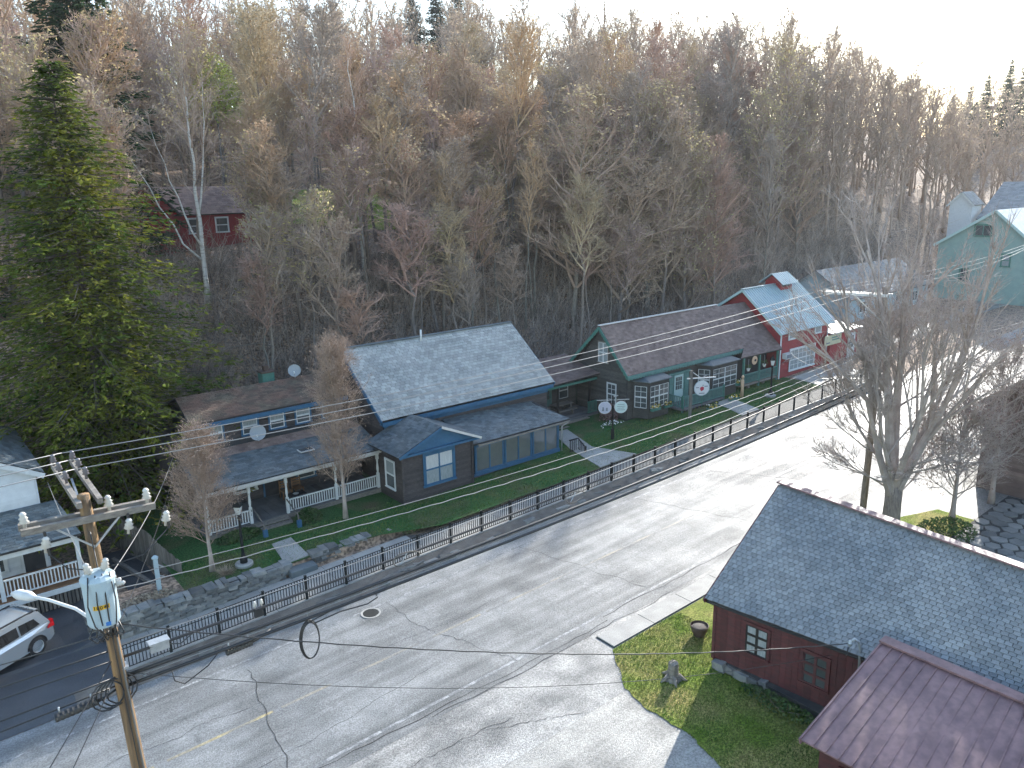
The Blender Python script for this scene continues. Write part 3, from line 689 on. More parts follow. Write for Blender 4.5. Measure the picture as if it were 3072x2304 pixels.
for x in (12.72, 14.48):
    one(lambda b: b.prism([(x, 36.6, .3), (x, 36.6, .55), (x, 35.3, .14), (x, 35.3, .05)], (.04, 0, 0)), 'stringer', M['old_wood'], sp)
    b = MB(); b.bar((x, 36.6, 1.45), (x, 35.3, 1.0), .05); b.box(x - .03, x + .03, 35.27, 35.33, .2, 1.02); b.build('handrail', M['grey_board'], sp)
    BOX(sp, 'base_block', M['blue'], x - .1, x + .1, 35.15, 35.33, .3, .75)
# dishes, chimney
def dish(name, label, p, r_, look):
    t = thing(name, label, 'satellite dish', p); p = Vector(p); lk = Vector(look).normalized(); x = lk.orthogonal().normalized(); y = lk.cross(x)
    b = MB(); c = p + Vector((0, 0, .45)); V = [c]; F = []
    for i, (q, dz) in enumerate(((.5, .03), (1, .12))):
        for j in range(16): a = j * math.pi / 8; V.append(c + (x * math.cos(a) + y * math.sin(a)) * r_ * q + lk * dz * r_ * 2)
    for j in range(16): F.append((0, 1 + j, 1 + (j + 1) % 16)); F.append((1 + j, 17 + j, 17 + (j + 1) % 16, 1 + (j + 1) % 16))
    b.add(V, F); b.build('reflector', M['dish'], t, smooth=True)
    TUBE(t, 'mast', M['galv'], [p, p + Vector((0, 0, .4)), c - lk * .02], .025)
    TUBE(t, 'feed_arm', M['galv'], [c - Vector((0, 0, r_ * .9)) + lk * .1, c - Vector((0, 0, r_ * .55)) + lk * r_ * 1.3], .018)
    one(lambda b: b.lathe(c - Vector((0, 0, r_ * .55)) + lk * r_ * 1.3, ((.05, -.06), (.05, .06)), 8), 'feed_head', M['white'], t)
dish('satellite_dish', 'round grey satellite dish on the ridge of the brown roof', (17.85, 42.1, 6.25), .36, (-.5, -1, .5))
dish('satellite_dish', 'larger grey satellite dish fixed in front of the upper windows', (14.35, 39.3, 3.95), .42, (-.5, -1, .45))
dish('satellite_dish', 'satellite dish half hidden by the pear tree at the roof end', (18.9, 39.4, 4.5), .36, (-.5, -1, .45))
ch = thing('chimney_stack', 'square blue capped chimney stack behind the brown roof ridge', 'chimney', (16.7, 43.3, 5.6))
BOX(ch, 'stack', M['green_trim'], 16.3, 17.0, 43.0, 43.7, 5.0, 6.6); BOX(ch, 'cap', M['terracotta'], 16.25, 17.05, 42.95, 43.75, 6.602, 6.7); BOX(ch, 'pot', M['terracotta'], 16.5, 16.8, 43.2, 43.5, 6.702, 7.0)
# things on the porch
def chair(u, v, z, label, m='cedar', rot=0):
    t = thing('porch_chair', label, 'chair', (u, v, z), 'wooden porch chairs'); c, s = math.cos(rot), math.sin(rot)
    def bx(n, x0, x1, y0, y1, z0, z1):
        b = MB(); b.box(x0, x1, y0, y1, z0, z1); b.v = [(u + x * c - y * s, v + x * s + y * c, z + z_) for x, y, z_ in b.v]; b.build(n, M[m], t)
    bx('seat', -.25, .25, -.25, .25, .40, .45)
    for x in (-.23, .23):
        for y in (-.23, .23): bx('leg', x - .025, x + .025, y - .025, y + .025, 0, .40 if y < 0 else .95)
    for k in range(3): bx('back_slat', -.205, .205, .22, .24, .52 + .15 * k, .62 + .15 * k)
chair(15.3, 38.7, .645, 'wooden porch chair, the left one beside the porch table'); chair(16.0, 38.7, .645, 'wooden porch chair, the right one beside the porch table')
t = thing('porch_table', 'low dark table with a white plate on the porch', 'table', (15.5, 37.7, .645))
BOX(t, 'table_top', M['dark_wall'], 15.1, 15.95, 37.4, 38.0, 1.10, 1.15)
for x in (15.16, 15.89):
    for y in (37.46, 37.94): BOX(t, 'leg', M['dark_wall'], x - .03, x + .03, y - .03, y + .03, .645, 1.10)
one(lambda b: b.lathe((15.45, 37.7, 1.152), ((.13, 0), (.16, .025)), 14), 'plate', M['white'], label='white plate lying on the dark porch table', cat='plate')

# ------------------------------------------------------------------ link building with the covered deck
K = thing('link_building', 'low brown roofed link with a shaded deck between the two houses', 'building', (35.5, 41, .6))
BOX(K, 'wall', M['dark_wall'], 32.98, 38.7, 40.6, 44.5, .2, 3.5)
siding(K, WV(40.6), 33.0, 38.6, 1.0, 3.4, M['cottage_wood'], .16)
roof_plane(K, [(33.35, 38.2, 3.60), (38.9, 38.2, 3.74), (38.9, 42.0, 4.50), (33.35, 42.0, 4.50)], M['shingle_brown'], .16, .3, pname='shingle')
roof_plane(K, [(38.9, 45, 3.6), (33.0, 45, 3.6), (33.0, 42.0, 4.50), (38.9, 42.0, 4.50)], M['shingle_brown'], .3, .5, pname='shingle')
BOX(K, 'beam', M['green_trim'], 33.3, 38.6, 38.35, 38.5, 3.30, 3.46)
for x in (33.5, 34.9, 37.9): BOX(K, 'post', M['black'], x - .06, x + .06, 38.37, 38.49, 1.0, 3.3)
dk = BOX(K, 'deck', M['deck'], 33.2, 38.6, 38.2, 40.58, .80, .95)
for k in range(7): BOX(dk, 'plank', M['deck'], 33.2, 38.6, 38.2 + k * .338, 38.2 + k * .338 + .325, .952, .975)
for k in range(3): BOX(K, 'step', M['old_wood'], 34.4, 37.4, 37.85 - .34 * k, 38.17 - .34 * k, .78 - .14 * k, .84 - .14 * k)
window(K, WV(40.58), 33.5, 34.3, 1.4, 2.8, 'teal_trim', 'glass', 2, 2, .09); door(K, WV(40.58), 35.2, 36.1, .98, 3.0, 'teal_trim', 'teal_trim'); window(K, WV(40.58), 36.9, 37.8, 1.7, 2.9, 'dark_wall', 'glass', 1, 2, .06)
rail(K, WV(38.25), 37.55, 38.5, 1.02, 1.85, M['green_trim'], .13)
def picnic(u, v, z, label):
    t = thing('picnic_table', label, 'picnic table', (u, v, z), 'picnic tables on the deck')
    for k in range(4): BOX(t, 'top_board', M['old_wood'], u - .85, u + .85, v - .36 + k * .18, v - .36 + k * .18 + .165, z + .72, z + .76)
    for s in (-1, 1): BOX(t, 'bench', M['old_wood'], u - .85, u + .85, v + s * .68 - .13, v + s * .68 + .13, z + .42, z + .46)
    for x in (u - .6, u + .6):
        BOX(t, 'cross_beam', M['old_wood'], x - .03, x + .03, v - .72, v + .72, z + .36, z + .418)
        BAR(t, 'leg', M['old_wood'], (x + .05, v - .5, z), (x + .05, v - .22, z + .72), .06, .08); BAR(t, 'leg', M['old_wood'], (x + .05, v + .5, z), (x + .05, v + .22, z + .72), .06, .08)
picnic(34.0, 39.4, .975, 'picnic table in the shade at the slate roof end of the deck'); picnic(36.2, 39.5, .975, 'picnic table in the shade nearer the cottage on the deck')

# ------------------------------------------------------------------ cottage with the brown shingle roof
Cg = thing('cottage', 'dark cottage with brown shingle roof and scalloped green gable trim', 'house', (46, 37.5, .9))
BOX(Cg, 'wall', M['dark_wall'], 38.72, 55.2, 35.62, 40.6, .3, 4.25)
b = MB(); b.prism([(38.72, 35.62, 4.25), (38.72, 40.6, 4.25), (38.72, 38.1, 6.95)], (16.3, 0, 0)); b.build('gable', M['dark_wall'], Cg)
siding(Cg, WV(35.62), 38.74, 51.0, .9, 4.2, M['cottage_wood'], .16); siding(Cg, WU(38.72), 35.65, 40.5, .9, 4.25, M['cottage_wood'], .16)
siding(Cg, WU(38.72), 35.65, 40.5, 4.25, 6.8, M['cottage_wood'], .16, clip=lambda z: (35.65 + (z - 4.2) * .93, 40.5 - (z - 4.2) * .93))
roof_plane(Cg, [(38.25, 35.15, 4.14), (51.35, 35.15, 4.14), (51.6, 38.05, 7.18), (38.45, 38.05, 7.18)], M['shingle_brown'], .16, .3, pname='shingle')
roof_plane(Cg, [(51.35, 41.0, 4.14), (38.25, 41.0, 4.14), (38.45, 38.05, 7.18), (51.6, 38.05, 7.18)], M['shingle_brown'], .3, .5, pname='shingle')
cap(Cg, (38.4, 38.05, 7.22), (51.6, 38.05, 7.22), M['tin_white'], .26)
roof_plane(Cg, [(51.37, 34.95, 3.90), (55.25, 34.3, 3.72), (55.3, 38.05, 7.02), (51.6, 38.05, 7.05)], M['shingle_brown'], .16, .3, pname='shingle')
roof_plane(Cg, [(49.9, 34.35, 3.70), (55.25, 34.25, 3.66), (55.25, 35.15, 4.2), (51.3, 35.15, 4.15)], M['shingle_brown'], .16, .3, pname='shingle')
# scalloped verge boards
def scallop(a, b_, n, m, r_=.13):
    a = Vector(a); b_ = Vector(b_); d = (b_ - a) / n
    bd = BAR(Cg, 'verge_board', m, a, b_, .06, .16)
    for i in range(n):
        p = a + d * (i + .5) - Vector((0, 0, .10)); q = MB(); out = d.cross(Vector((0, 0, 1))).normalized() * .025
        pl = [p + d * .48 * math.cos(math.pi + k * math.pi / 6) + Vector((0, 0, 1)) * r_ * math.sin(math.pi + k * math.pi / 6) - out for k in range(7)]
        q.prism(pl, out * 2); q.build('scallop', m, bd)
scallop((38.22, 35.12, 4.05), (51.35, 35.12, 4.05), 44, M['teal_trim'])
scallop((38.2, 35.12, 4.05), (38.4, 38.05, 7.06), 13, M['green_trim']); scallop((38.2, 41.0, 4.05), (38.4, 38.05, 7.06), 13, M['green_trim'])
window(Cg, WU(38.70), 37.4, 38.3, 4.6, 6.0, 'old_wood', 'glass_milky', 2, 2, .06); window(Cg, WU(38.70), 36.6, 37.4, 1.7, 3.2, 'white', 'glass', 1, 2, .06, npx=2, npy=2)
# bay windows
def bay(u0, u1, vf, z0, z1, wall_v=35.62):
    c = .45; ap = thing  # angled sides
    poly = [(u0, wall_v), (u0 + c, vf), (u1 - c, vf), (u1, wall_v)]
    b = MB(); b.prism([(x, y, z0) for x, y in poly], (0, 0, z1 - z0)); bw = b.build('bay', M['cottage_wood'], Cg)
    b = MB(); ov = [(u0 - .2, wall_v), (u0 + c - .12, vf - .2), (u1 - c + .12, vf - .2), (u1 + .2, wall_v)]
    tops = [((u0 + u1) / 2 - .9, wall_v - .05, z1 + .38), ((u0 + u1) / 2 + .9, wall_v - .05, z1 + .38)]
    V = [(x, y, z1) for x, y in ov] + [(x, y, z1 + .06) for x, y in ov] + tops
    b.add(V, [(0, 1, 5, 4), (1, 2, 6, 5), (2, 3, 7, 6), (4, 5, 8), (5, 6, 9, 8), (6, 7, 9), (0, 3, 2, 1)]); b.build('bay_roof', M['slate_dark'], Cg)
    window(Cg, WV(vf), u0 + c + .1, u1 - c - .1, z0 + .75, z1 - .3, 'dark_wall', 'glass', 2 if u1 - u0 > 2.2 else 1, 2, .06, npx=2, npy=2, off=.01)
    dv = Vector((c, vf - wall_v, 0)); Ls = dv.length; d = dv / Ls; o = Vector((d.y, -d.x, 0))
    PA = lambda a, bb, cc: tuple(Vector((u0, wall_v, cc)) + d * a + o * bb)
    window(Cg, PA, .16, Ls - .12, z0 + .75, z1 - .3, 'dark_wall', 'glass', 1, 2, .05, npx=2, npy=2, off=.01)
    return bw
bay(39.3, 42.3, 34.55, .95, 3.55); bay(46.2, 50.2, 34.55, 1.0, 3.6)
def flower_box(u0, u1, v, z, label, leafy=True):
    t = thing('flower_box', label, 'flower box', ((u0 + u1) / 2, v, z)); BOX(t, 'trough', M['green_trim'], u0, u1, v - .12, v + .1, z - .1, z + .08)
    for mname, k in (('flower_y', 26), ('leaf', 40), ('flower_w', 14)):
        b = MB()
        for _ in range(k):
            p = Vector((R.uniform(u0, u1), v + R.uniform(-.16, .12), z + R.uniform(.08, .32))); s = R.uniform(.05, .09); m_ = Matrix.Rotation(R.uniform(0, 6), 3, 'Z') @ Matrix.Rotation(R.uniform(0, 2), 3, 'X')
            b.add([p + m_ @ Vector(q) * s for q in ((-1, 0, 0), (0, -1, .3), (1, 0, 0), (0, 1, .3))], [(0, 1, 2, 3)])
        b.build({'flower_y': 'yellow_blooms', 'leaf': 'leaves', 'flower_w': 'white_blooms'}[mname], M[mname], t)
flower_box(39.85, 40.75, 34.38, 1.62, 'flower box with white and yellow blooms under the left bay window')
flower_box(41.3, 42.1, 34.5, 1.55, 'flower box at the right corner of the left bay window')
flower_box(44.6, 45.8, 33.3, .95, 'planter of yellow flowers on the grass below the cottage porch')
flower_box(47.4, 48.5, 33.45, 1.05, 'bright yellow planter at the foot of the porch steps')
flower_box(48.6, 49.3, 33.75, 2.0, 'blue window tray with a big yellow bloom by the bear post')
# front porch of the cottage
BOX(Cg, 'porch_floor', M['deck'], 42.7, 47.6, 34.0, 35.6, 1.05, 1.2)
rail(Cg, WV(34.05), 43.0, 47.4, 1.28, 2.05, M['teal_trim'], .15, .05); rail(Cg, WU(42.78), 34.1, 35.5, 1.28, 2.05, M['teal_trim'], .15, .05)
for x in (42.8, 44.9, 47.5): BOX(Cg, 'porch_post', M['green_trim'], x - .06, x + .06, 34.0, 34.12, .8, 2.15)
b = MB(); 
for k in range(12): b.box(42.75 + k * .4, 42.9 + k * .4, 34.0, 34.06, .75, 1.04)
b.build('porch_lattice', M['dark_wall'], Cg)
door(Cg, WV(35.58), 43.6, 44.6, 1.22, 3.2, 'teal_light', 'teal_trim')
BOX(Cg, 'door_panel', M['teal_trim'], 43.0, 43.45, 35.5, 35.57, 1.22, 3.3); BOX(Cg, 'door_panel', M['teal_trim'], 44.75, 45.2, 35.5, 35.57, 1.22, 3.3)
BOX(Cg, 'door_hood', M['teal_trim'], 42.9, 45.3, 35.40, 35.60, 3.32, 3.45)
# right-hand porch of the cottage
BOX(Cg, 'side_porch_floor', M['old_wood'], 50.3, 55.1, 34.4, 35.6, 1.35, 1.5)
rail(Cg, WV(34.45), 50.5, 54.9, 1.58, 2.3, M['teal_trim'], .15, .05)
for x in (50.45, 52.5, 54.95): BOX(Cg, 'side_porch_post', M['green_trim'], x - .07, x + .07, 34.40, 34.54, 1.0, 3.68)
for x in (51.4, 53.4): BOX(Cg, 'pier', M['old_wood'], x - .1, x + .1, 34.55, 34.7, .9, 1.34)
# tan disc sign, hanging pots, bear post
t = thing('disc_sign', 'round tan disc sign hanging under the porch eave', 'sign', (51.6, 34.3, 3.3))
b = MB(); b.prism([(51.6 + .34 * math.cos(k * math.pi / 10), 34.28, 3.3 + .34 * math.sin(k * math.pi / 10)) for k in range(20)], (0, .04, 0)); b.build('disc', M['sign_tan'], t)
b = MB(); b.prism([(51.65 + .12 * math.cos(k * math.pi / 6), 34.255, 3.3 + .1 * math.sin(k * math.pi / 6)) for k in range(12)], (0, .02, 0)); b.build('emblem', M['black'], t)
for i, x in enumerate((50.9, 53.0)):
    t = thing('hanging_pot', ('pale hanging flower pot at the left end of the side porch', 'pale hanging flower pot beside the middle porch post')[i], 'flower pot', (x, 34.35, 2.6))
    one(lambda b: b.lathe((x, 34.35, 2.55), ((.08, 0), (.15, .2), (.16, .22)), 10), 'pot', M['flower_w'], t); TUBE(t, 'hanger', M['galv'], [(x, 34.35, 2.77), (x, 34.35, 3.5)], .012, 4)
    b = MB()
    for _ in range(40):
        p = Vector((x + R.uniform(-.25, .25), 34.35 + R.uniform(-.2, .2), 2.8 + R.uniform(-.1, .25))); b.add([p, p + Vector((.07, .02, .03)), p + Vector((.05, .05, .1)), p + Vector((-.03, .03, .08))], [(0, 1, 2, 3)])
    b.build('foliage', M['leaf'], t)
t = thing('carved_post', 'slim carved tan wooden figure post by the cottage planter', 'carving', (49.0, 33.5, 1.0))
b = MB(); b.tube([(49.0, 33.5, 1.0), (49.02, 33.5, 1.7), (48.98, 33.5, 2.2), (49.0, 33.48, 2.45)], [.13, .11, .14, .07], 8); b.build('body', M['sign_tan'], t, smooth=True)
b = MB(); b.tube([(48.98, 33.48, 2.42), (48.9, 33.42, 2.62), (48.85, 33.38, 2.75)], [.08, .11, .04], 8); b.build('head', M['sign_tan'], t, smooth=True)

# ------------------------------------------------------------------ red barn
B = thing('red_barn', 'bright red barn with ribbed grey metal roof and a cupola', 'barn', (58.9, 37.8, 1.2))
b = MB(); b.prism([(55.3, 34.5, .6), (55.3, 41.2, .6), (55.3, 41.2, 5.9), (55.3, 38.0, 7.95), (55.3, 34.5, 5.05)], (7.0, 0, 0)); b.build('wall', M['red'], B)
siding(B, WV(34.5), 55.32, 62.28, 1.12, 5.0, M['red'], .13)
siding(B, WU(55.3), 34.52, 41.1, 4.1, 7.7, M['red'], .13, clip=lambda z: (34.55 + max(0, z - 5.05) * 1.21, 41.1 - max(0, z - 5.9) * 1.5))
def rib_roof(t, q, m, n, hgt=.045, w=.07, slab=.07, name='roof', pname='rib'):
    q = [Vector(p) for p in q]; nn = (q[1] - q[0]).cross(q[3] - q[0]).normalized(); nn = nn if nn.z > 0 else -nn
    b = MB(); b.hexa([p for p in q] + [p + nn * slab for p in q]); rf = b.build(name, m, t)
    for i in range(n + 1):
        s = i / n; a = bil(q, s, 0) + nn * (slab + hgt / 2); c = bil(q, s, 1) + nn * (slab + hgt / 2)
        b = MB(); b.bar(a, c, w, hgt, up=nn); b.build(pname, m, rf)
    return rf
rib_roof(B, [(54.85, 34.15, 4.82), (62.75, 34.15, 4.82), (62.75, 38.0, 8.02), (54.85, 38.0, 8.02)], M['metal_roof'], 26)
rib_roof(B, [(62.75, 41.6, 5.68), (54.85, 41.6, 5.68), (54.85, 38.0, 8.02), (62.75, 38.0, 8.02)], M['metal_roof'], 26)
cap(B, (54.8, 38.0, 8.14), (62.8, 38.0, 8.14), M['metal_roof'], .3)
for a, c in (((54.83, 34.15, 4.80), (54.83, 38.0, 8.0)), ((54.83, 41.6, 5.66), (54.83, 38.0, 8.0)), ((62.77, 34.15, 4.8), (62.77, 38.0, 8.0))): rake(B, a, c, M['teal_light'], .05, .16)
BOX(B, 'corner_board', M['white'], 55.22, 55.36, 34.42, 34.47, 1.0, 5.0); BOX(B, 'corner_board', M['white'], 62.2, 62.34, 34.42, 34.47, 1.2, 5.0)
window(B, WV(34.48), 56.75, 60.35, 1.62, 3.28, 'white', 'glass_milky', 3, 2, .12, npx=2, npy=2)
window(B, WV(34.48), 56.4, 57.25, 4.25, 4.85, 'white', 'glass_milky', 1, 1, .1); window(B, WV(34.48), 60.25, 61.1, 4.25, 4.85, 'white', 'glass_milky', 1, 1, .1)
text_mesh('GALLERY', .26, M['black'], B, face_mtx((58.9, 34.44, 3.55), (1, 0, 0), (0, 0, 1), (0, -1, 0)))
ac = thing('air_conditioner', 'white window air conditioner on the red barn front', 'air conditioner', (55.95, 34.2, 2.9))
BOX(ac, 'case', M['white'], 55.6, 56.4, 34.05, 34.44, 2.75, 3.2); BOX(ac, 'grille', M['ink'], 55.66, 56.34, 34.03, 34.045, 2.82, 3.12); BAR(ac, 'bracket', M['galv'], (55.7, 34.1, 2.72), (55.7, 34.44, 2.4), .04); BAR(ac, 'bracket', M['galv'], (56.3, 34.1, 2.72), (56.3, 34.44, 2.4), .04)
# cupola
b = MB(); b.prism([(59.4, 37.4, 7.2), (59.4, 38.9, 7.2), (59.4, 38.9, 8.35), (59.4, 38.15, 8.9), (59.4, 37.4, 8.35)], (1.7, 0, 0)); cu = b.build('cupola', M['red'], B)
rib_roof(B, [(59.1, 37.0, 8.12), (61.4, 37.0, 8.12), (61.4, 38.15, 8.95), (59.1, 38.15, 8.95)], M['metal_roof'], 8, .035, .06, .05, 'cupola_roof'); rib_roof(B, [(61.4, 39.3, 8.12), (59.1, 39.3, 8.12), (59.1, 38.15, 8.95), (61.4, 38.15, 8.95)], M['metal_roof'], 8, .035, .06, .05, 'cupola_roof')
BOX(B, 'louvre', M['black'], 59.6, 60.9, 37.36, 37.385, 7.9, 8.25)
TUBE(B, 'flue_pipe', M['galv'], [(59.6, 36.0, 6.3), (59.6, 36.0, 7.3)], .09, 10)
# annex to the right with sign board
b = MB(); b.box(62.35, 66.9, 34.2, 39.5, .8, 3.9); b.build('annex_wall', M['red'], B)
siding(B, WV(34.2), 62.36, 66.88, 1.3, 3.88, M['red'], .13)
b = MB(); b.hexa([(62.2, 33.9, 3.9), (67.2, 33.9, 3.9), (67.2, 39.6, 4.35), (62.78, 39.6, 4.35), (62.2, 33.9, 4.02), (67.2, 33.9, 4.02), (67.2, 39.6, 4.47), (62.78, 39.6, 4.47)]); b.build('annex_roof', M['tin_white'], B)
t = thing('sign_board', 'cream painted notice board on the red annex wall', 'sign', (62.6, 34.1, 3)); BOX(t, 'board', M['sign_cream'], 61.3, 63.9, 34.05, 34.12, 3.0, 3.85)
for k, (x0, x1) in enumerate(((61.5, 62.1), (62.4, 63.7), (62.3, 63.6))): BOX(t, 'painted_mark', M['teal_trim'] if k else M['ink'], x0, x1, 34.044, 34.048, 3.15 + .2 * k, 3.27 + .2 * k)
door(B, WV(34.17), 65.3, 66.3, 1.3, 3.5, 'white', 'white')

# ------------------------------------------------------------------ dark red barn in the right foreground
D_ = thing('barn', 'dark red barn with a large blue grey slate roof in the right foreground', 'barn', (23.5, 11, .1))
EV = [Vector((20.9, 15.35, 2.56)), Vector((22.0, 5.2, 2.80))]
RG = [Vector((25.65, 15.6, 5.56)), Vector((25.3, 5.2, 5.35))]
def ev(v): return EV[0].lerp(EV[1], (15.35 - v) / 10.15)
def rg(v): return RG[0].lerp(RG[1], (15.6 - v) / 10.4)
wl = lambda v: ev(v).x + .28
b = MB()
b.prism([(wl(15.1), 15.1, -.4), (29.9, 15.1, -.4), (29.9, 15.1, 2.5), (25.6, 15.1, 5.35), (wl(15.1), 15.1, 2.5)], (0, -.2, 0))
b.hexa([(wl(15.1), 15.05, .12), (29.9, 15.05, .12), (29.9, 5.3, .12), (wl(5.3), 5.3, .12), (wl(15.1), 15.05, 2.5), (29.9, 15.05, 2.5), (29.9, 5.3, 2.7), (wl(5.3), 5.3, 2.7)])
b.build('wall', M['barn_wood'], D_)
SL = [EV[0], EV[1], RG[1], RG[0]]
roof_plane(D_, [SL[0], SL[1], SL[2], SL[3]], M['slate_blue'], .15, .21, thick=.03, n_ind=300, jit=.012, sink=.16, gap=.010)
b = MB(); b.hexa([(30.3, 15.35, 2.4), (30.3, 5.2, 2.4), RG[1], RG[0], (30.3, 15.35, 2.5), (30.3, 5.2, 2.5), RG[1] + Vector((0, 0, .08)), RG[0] + Vector((0, 0, .08))]); b.build('far_roof', M['slate_blue'], D_)
cap(D_, RG[0] + Vector((0, .05, .10)), RG[1] + Vector((0, 0, .10)), M['seam_roof'], .34, t=.06)
rake(D_, EV[0] + Vector((0, .02, -.1)), RG[0] + Vector((0, .02, -.1)), M['barn_wood'], .06, .18)
# vertical boards of the visible long wall
PW = lambda a, b_, c: (wl(a) - b_, a, c)
v = 15.05; 
while v > 9.0:
    w = R.uniform(.2, .28); b = MB(); rect(b, PW, v - w + .006, v, .002, .026 + R.uniform(0, .006), .30 - .02 * (15 - v), 2.46); b.build('board', M['barn_wood'], D_); v -= w
BOX(D_, 'corner_board', M['barn_wood'], wl(15.1) - .05, wl(15.1) + .06, 15.02, 15.14, .2, 2.5)
window(D_, PW, 13.05, 13.85, 1.05, 2.1, 'barn_wood', 'glass_milky', 2, 3, .09, 'black'); window(D_, PW, 11.0, 11.8, .85, 1.95, 'barn_wood', 'glass', 2, 3, .09, 'barn_wood')
fd = BOX(D_, 'foundation', M['mortar'], wl(15.1) + .0, wl(15.1) + .5, 5.4, 15.0, -.4, .25)
v = 15.0
while v > 9.2:
    w = R.uniform(.3, .6); stone(fd, (wl(v) - .06 + R.uniform(-.05, .03), v - w / 2, .06 + R.uniform(-.06, .06)), .34, w, R.uniform(.2, .36), 0); v -= w
t = thing('shop_sign', 'small dark red board sign fixed to the barn gable corner', 'sign', (24.3, 15.9, 1.6)); BOX(t, 'board', M['barn_wood'], 23.8, 24.7, 15.75, 15.83, 1.35, 2.1); BAR(t, 'bracket', M['black'], (24.25, 15.15, 2.0), (24.25, 15.75, 2.0), .05)
# service mast on the barn eave
t = thing('service_mast', 'bent grey electric service mast at the barn eave', 'service mast', (21.55, 10.1, 2.5))
TUBE(t, 'conduit', M['galv'], [(21.65, 10.0, 1.2), (21.55, 10.0, 2.9), (21.5, 10.05, 3.15), (21.4, 10.15, 3.25), (21.3, 10.2, 3.15)], .045, 8); one(lambda b: b.lathe((21.3, 10.22, 3.02), ((.06, 0), (.09, .1), (.05, .18)), 10), 'weather_head', M['galv'], t)
TUBE(t, 'drip_loop', M['cable'], [(21.3, 10.22, 3.05), (21.1, 10.2, 2.8), (21.2, 10.25, 2.65), (21.35, 10.3, 2.9)], .014, 5)
# lean-to with plum standing seam roof
AX = thing('barn_annex', 'lean-to annex with plum coloured standing seam metal roof', 'annex', (19.5, 7, 0))
BOX(AX, 'wall', M['barn_wood'], 17.75, 21.6, 2.5, 9.05, -.4, 2.0)
rib_roof(AX, [(17.35, 9.4, 2.18), (17.75, 4.2, 2.05), (21.75, 4.6, 3.32), (21.65, 9.4, 3.36)], M['seam_roof'], 15, .04, .03, .06, pname='seam')
cap(AX, (21.7, 9.45, 3.47), (21.8, 5.6, 3.43), M['seam_roof'], .4, 'flashing', .06); rake(AX, (17.33, 9.42, 2.16), (21.65, 9.42, 3.34), M['seam_roof'], .05, .18)
rib_roof(AX, [(19.2, 4.6, 2.5), (20.6, 2.2, 2.2), (24.0, 3.6, 3.9), (21.9, 5.5, 3.45)], M['seam_roof'], 16, .035, .03, .05, 'side_roof', 'seam')
b = MB(); b.bar((21.75, 5.55, 3.5), (18.6, 4.0, 2.3), .28, .05); b.build('valley_flashing', M['seam_roof'], AX)
BOX(AX, 'back_wall', M['barn_wood'], 21.9, 26, 4.9, 5.15, 2.4, 4.4)
PA_ = WU(17.75); window(AX, PA_, 7.6, 8.4, .9, 1.7, 'barn_wood', 'glass', 1, 2, .07, 'white')
# stump and iron pot on the grass
t = thing('tree_stump', 'weathered grey tree stump standing on the sunny grass', 'stump', (19.5, 15.5, road_z(19.5)))
b = MB(); pr = [(.34, 0), (.22, .12), (.17, .3), (.18, .5), (.16, .66), (.10, .72)]
b.lathe((19.5, 15.5, road_z(19.5)), pr, 11); b.v = [(x + R.uniform(-.035, .035), y + R.uniform(-.035, .035), z + R.uniform(-.03, .03)) for x, y, z in b.v]; b.build('trunk', M['old_wood'], t)
for a in range(5):
    q = a * 1.26 + .3; TUBE(t, 'root', M['old_wood'], [(19.5 + .18 * math.cos(q), 15.5 + .18 * math.sin(q), road_z(19.5) + .2), (19.5 + .33 * math.cos(q), 15.5 + .33 * math.sin(q), road_z(19.5) + .08), (19.5 + .5 * math.cos(q), 15.5 + .5 * math.sin(q), road_z(19.5))], [.09, .07, .03], 6)
t = thing('planter_pot', 'round brown iron pot of soil on the grass by the barn corner', 'planter', (22.3, 16.55, road_z(22.3) + .03))
one(lambda b: b.lathe((22.3, 16.55, road_z(22.3) + .03), ((.20, 0), (.30, .22), (.34, .38), (.36, .42), (.33, .44), (.31, .36)), 18), 'bowl', M['terracotta'], t, smooth=False); one(lambda b: b.lathe((22.3, 16.55, road_z(22.3) + .38), ((.30, 0), (.22, .04), (.05, .06)), 14), 'soil', M['soil'], t)

# ------------------------------------------------------------------ white house at lower left
W = gable_house('white_house', 'white clapboard house behind the utility pole at the left edge', 'house', -4.0, 4.0, 38.2, 46, -.2, 5.2, 7.4, 'v', 'white_wall', 'slate_dark', exp=.2, wid=.3, trim='white')
siding(W, WV(38.2), -3.9, 3.95, .3, 3.0, M['white_wall'], .16); siding(W, WV(38.2), -3.9, 3.95, 3.0, 7.2, M['white_wall'], .16, clip=lambda z: (-3.9 + max(0, z - 5.1) * 1.8, 3.9 - max(0, z - 5.1) * 1.8))
roof_plane(W, [(-4.0, 35.6, 2.85), (5.0, 35.6, 2.85), (4.6, 38.1, 3.7), (-4.0, 38.1, 3.7)], M['slate_dark'], .18, .3, pname='shingle')
BOX(W, 'porch_beam', M['white'], -4.0, 4.85, 35.8, 35.95, 2.5, 2.72); dk = BOX(W, 'porch_floor', M['cedar'], -4, 4.9, 35.7, 38.18, .55, .70); BOX(W, 'porch_edge', M['white'], -4, 4.95, 35.6, 35.69, .45, .66)
for x in (-1.2, 1.9, 4.8): BOX(W, 'porch_post', M['white'], x - .08, x + .08, 35.78, 35.94, .1, 2.5)
rail(W, WV(35.85), -1.1, 1.8, .85, 1.6, M['white'], .13); rail(W, WV(35.85), 2.0, 4.7, .85, 1.6, M['white'], .13)
for k in range(34): BOX(W, 'skirt_slat', M['grey_board'], -.2 + k * .15, -.1 + k * .15, 35.74, 35.77, -.25, .44)
window(W, WV(38.17), 1.0, 2.3, 1.0, 2.3, 'white', 'glass', 1, 1, .1); door(W, WV(38.17), 3.0, 3.8, .72, 2.6, 'dark_wall', 'white', True)
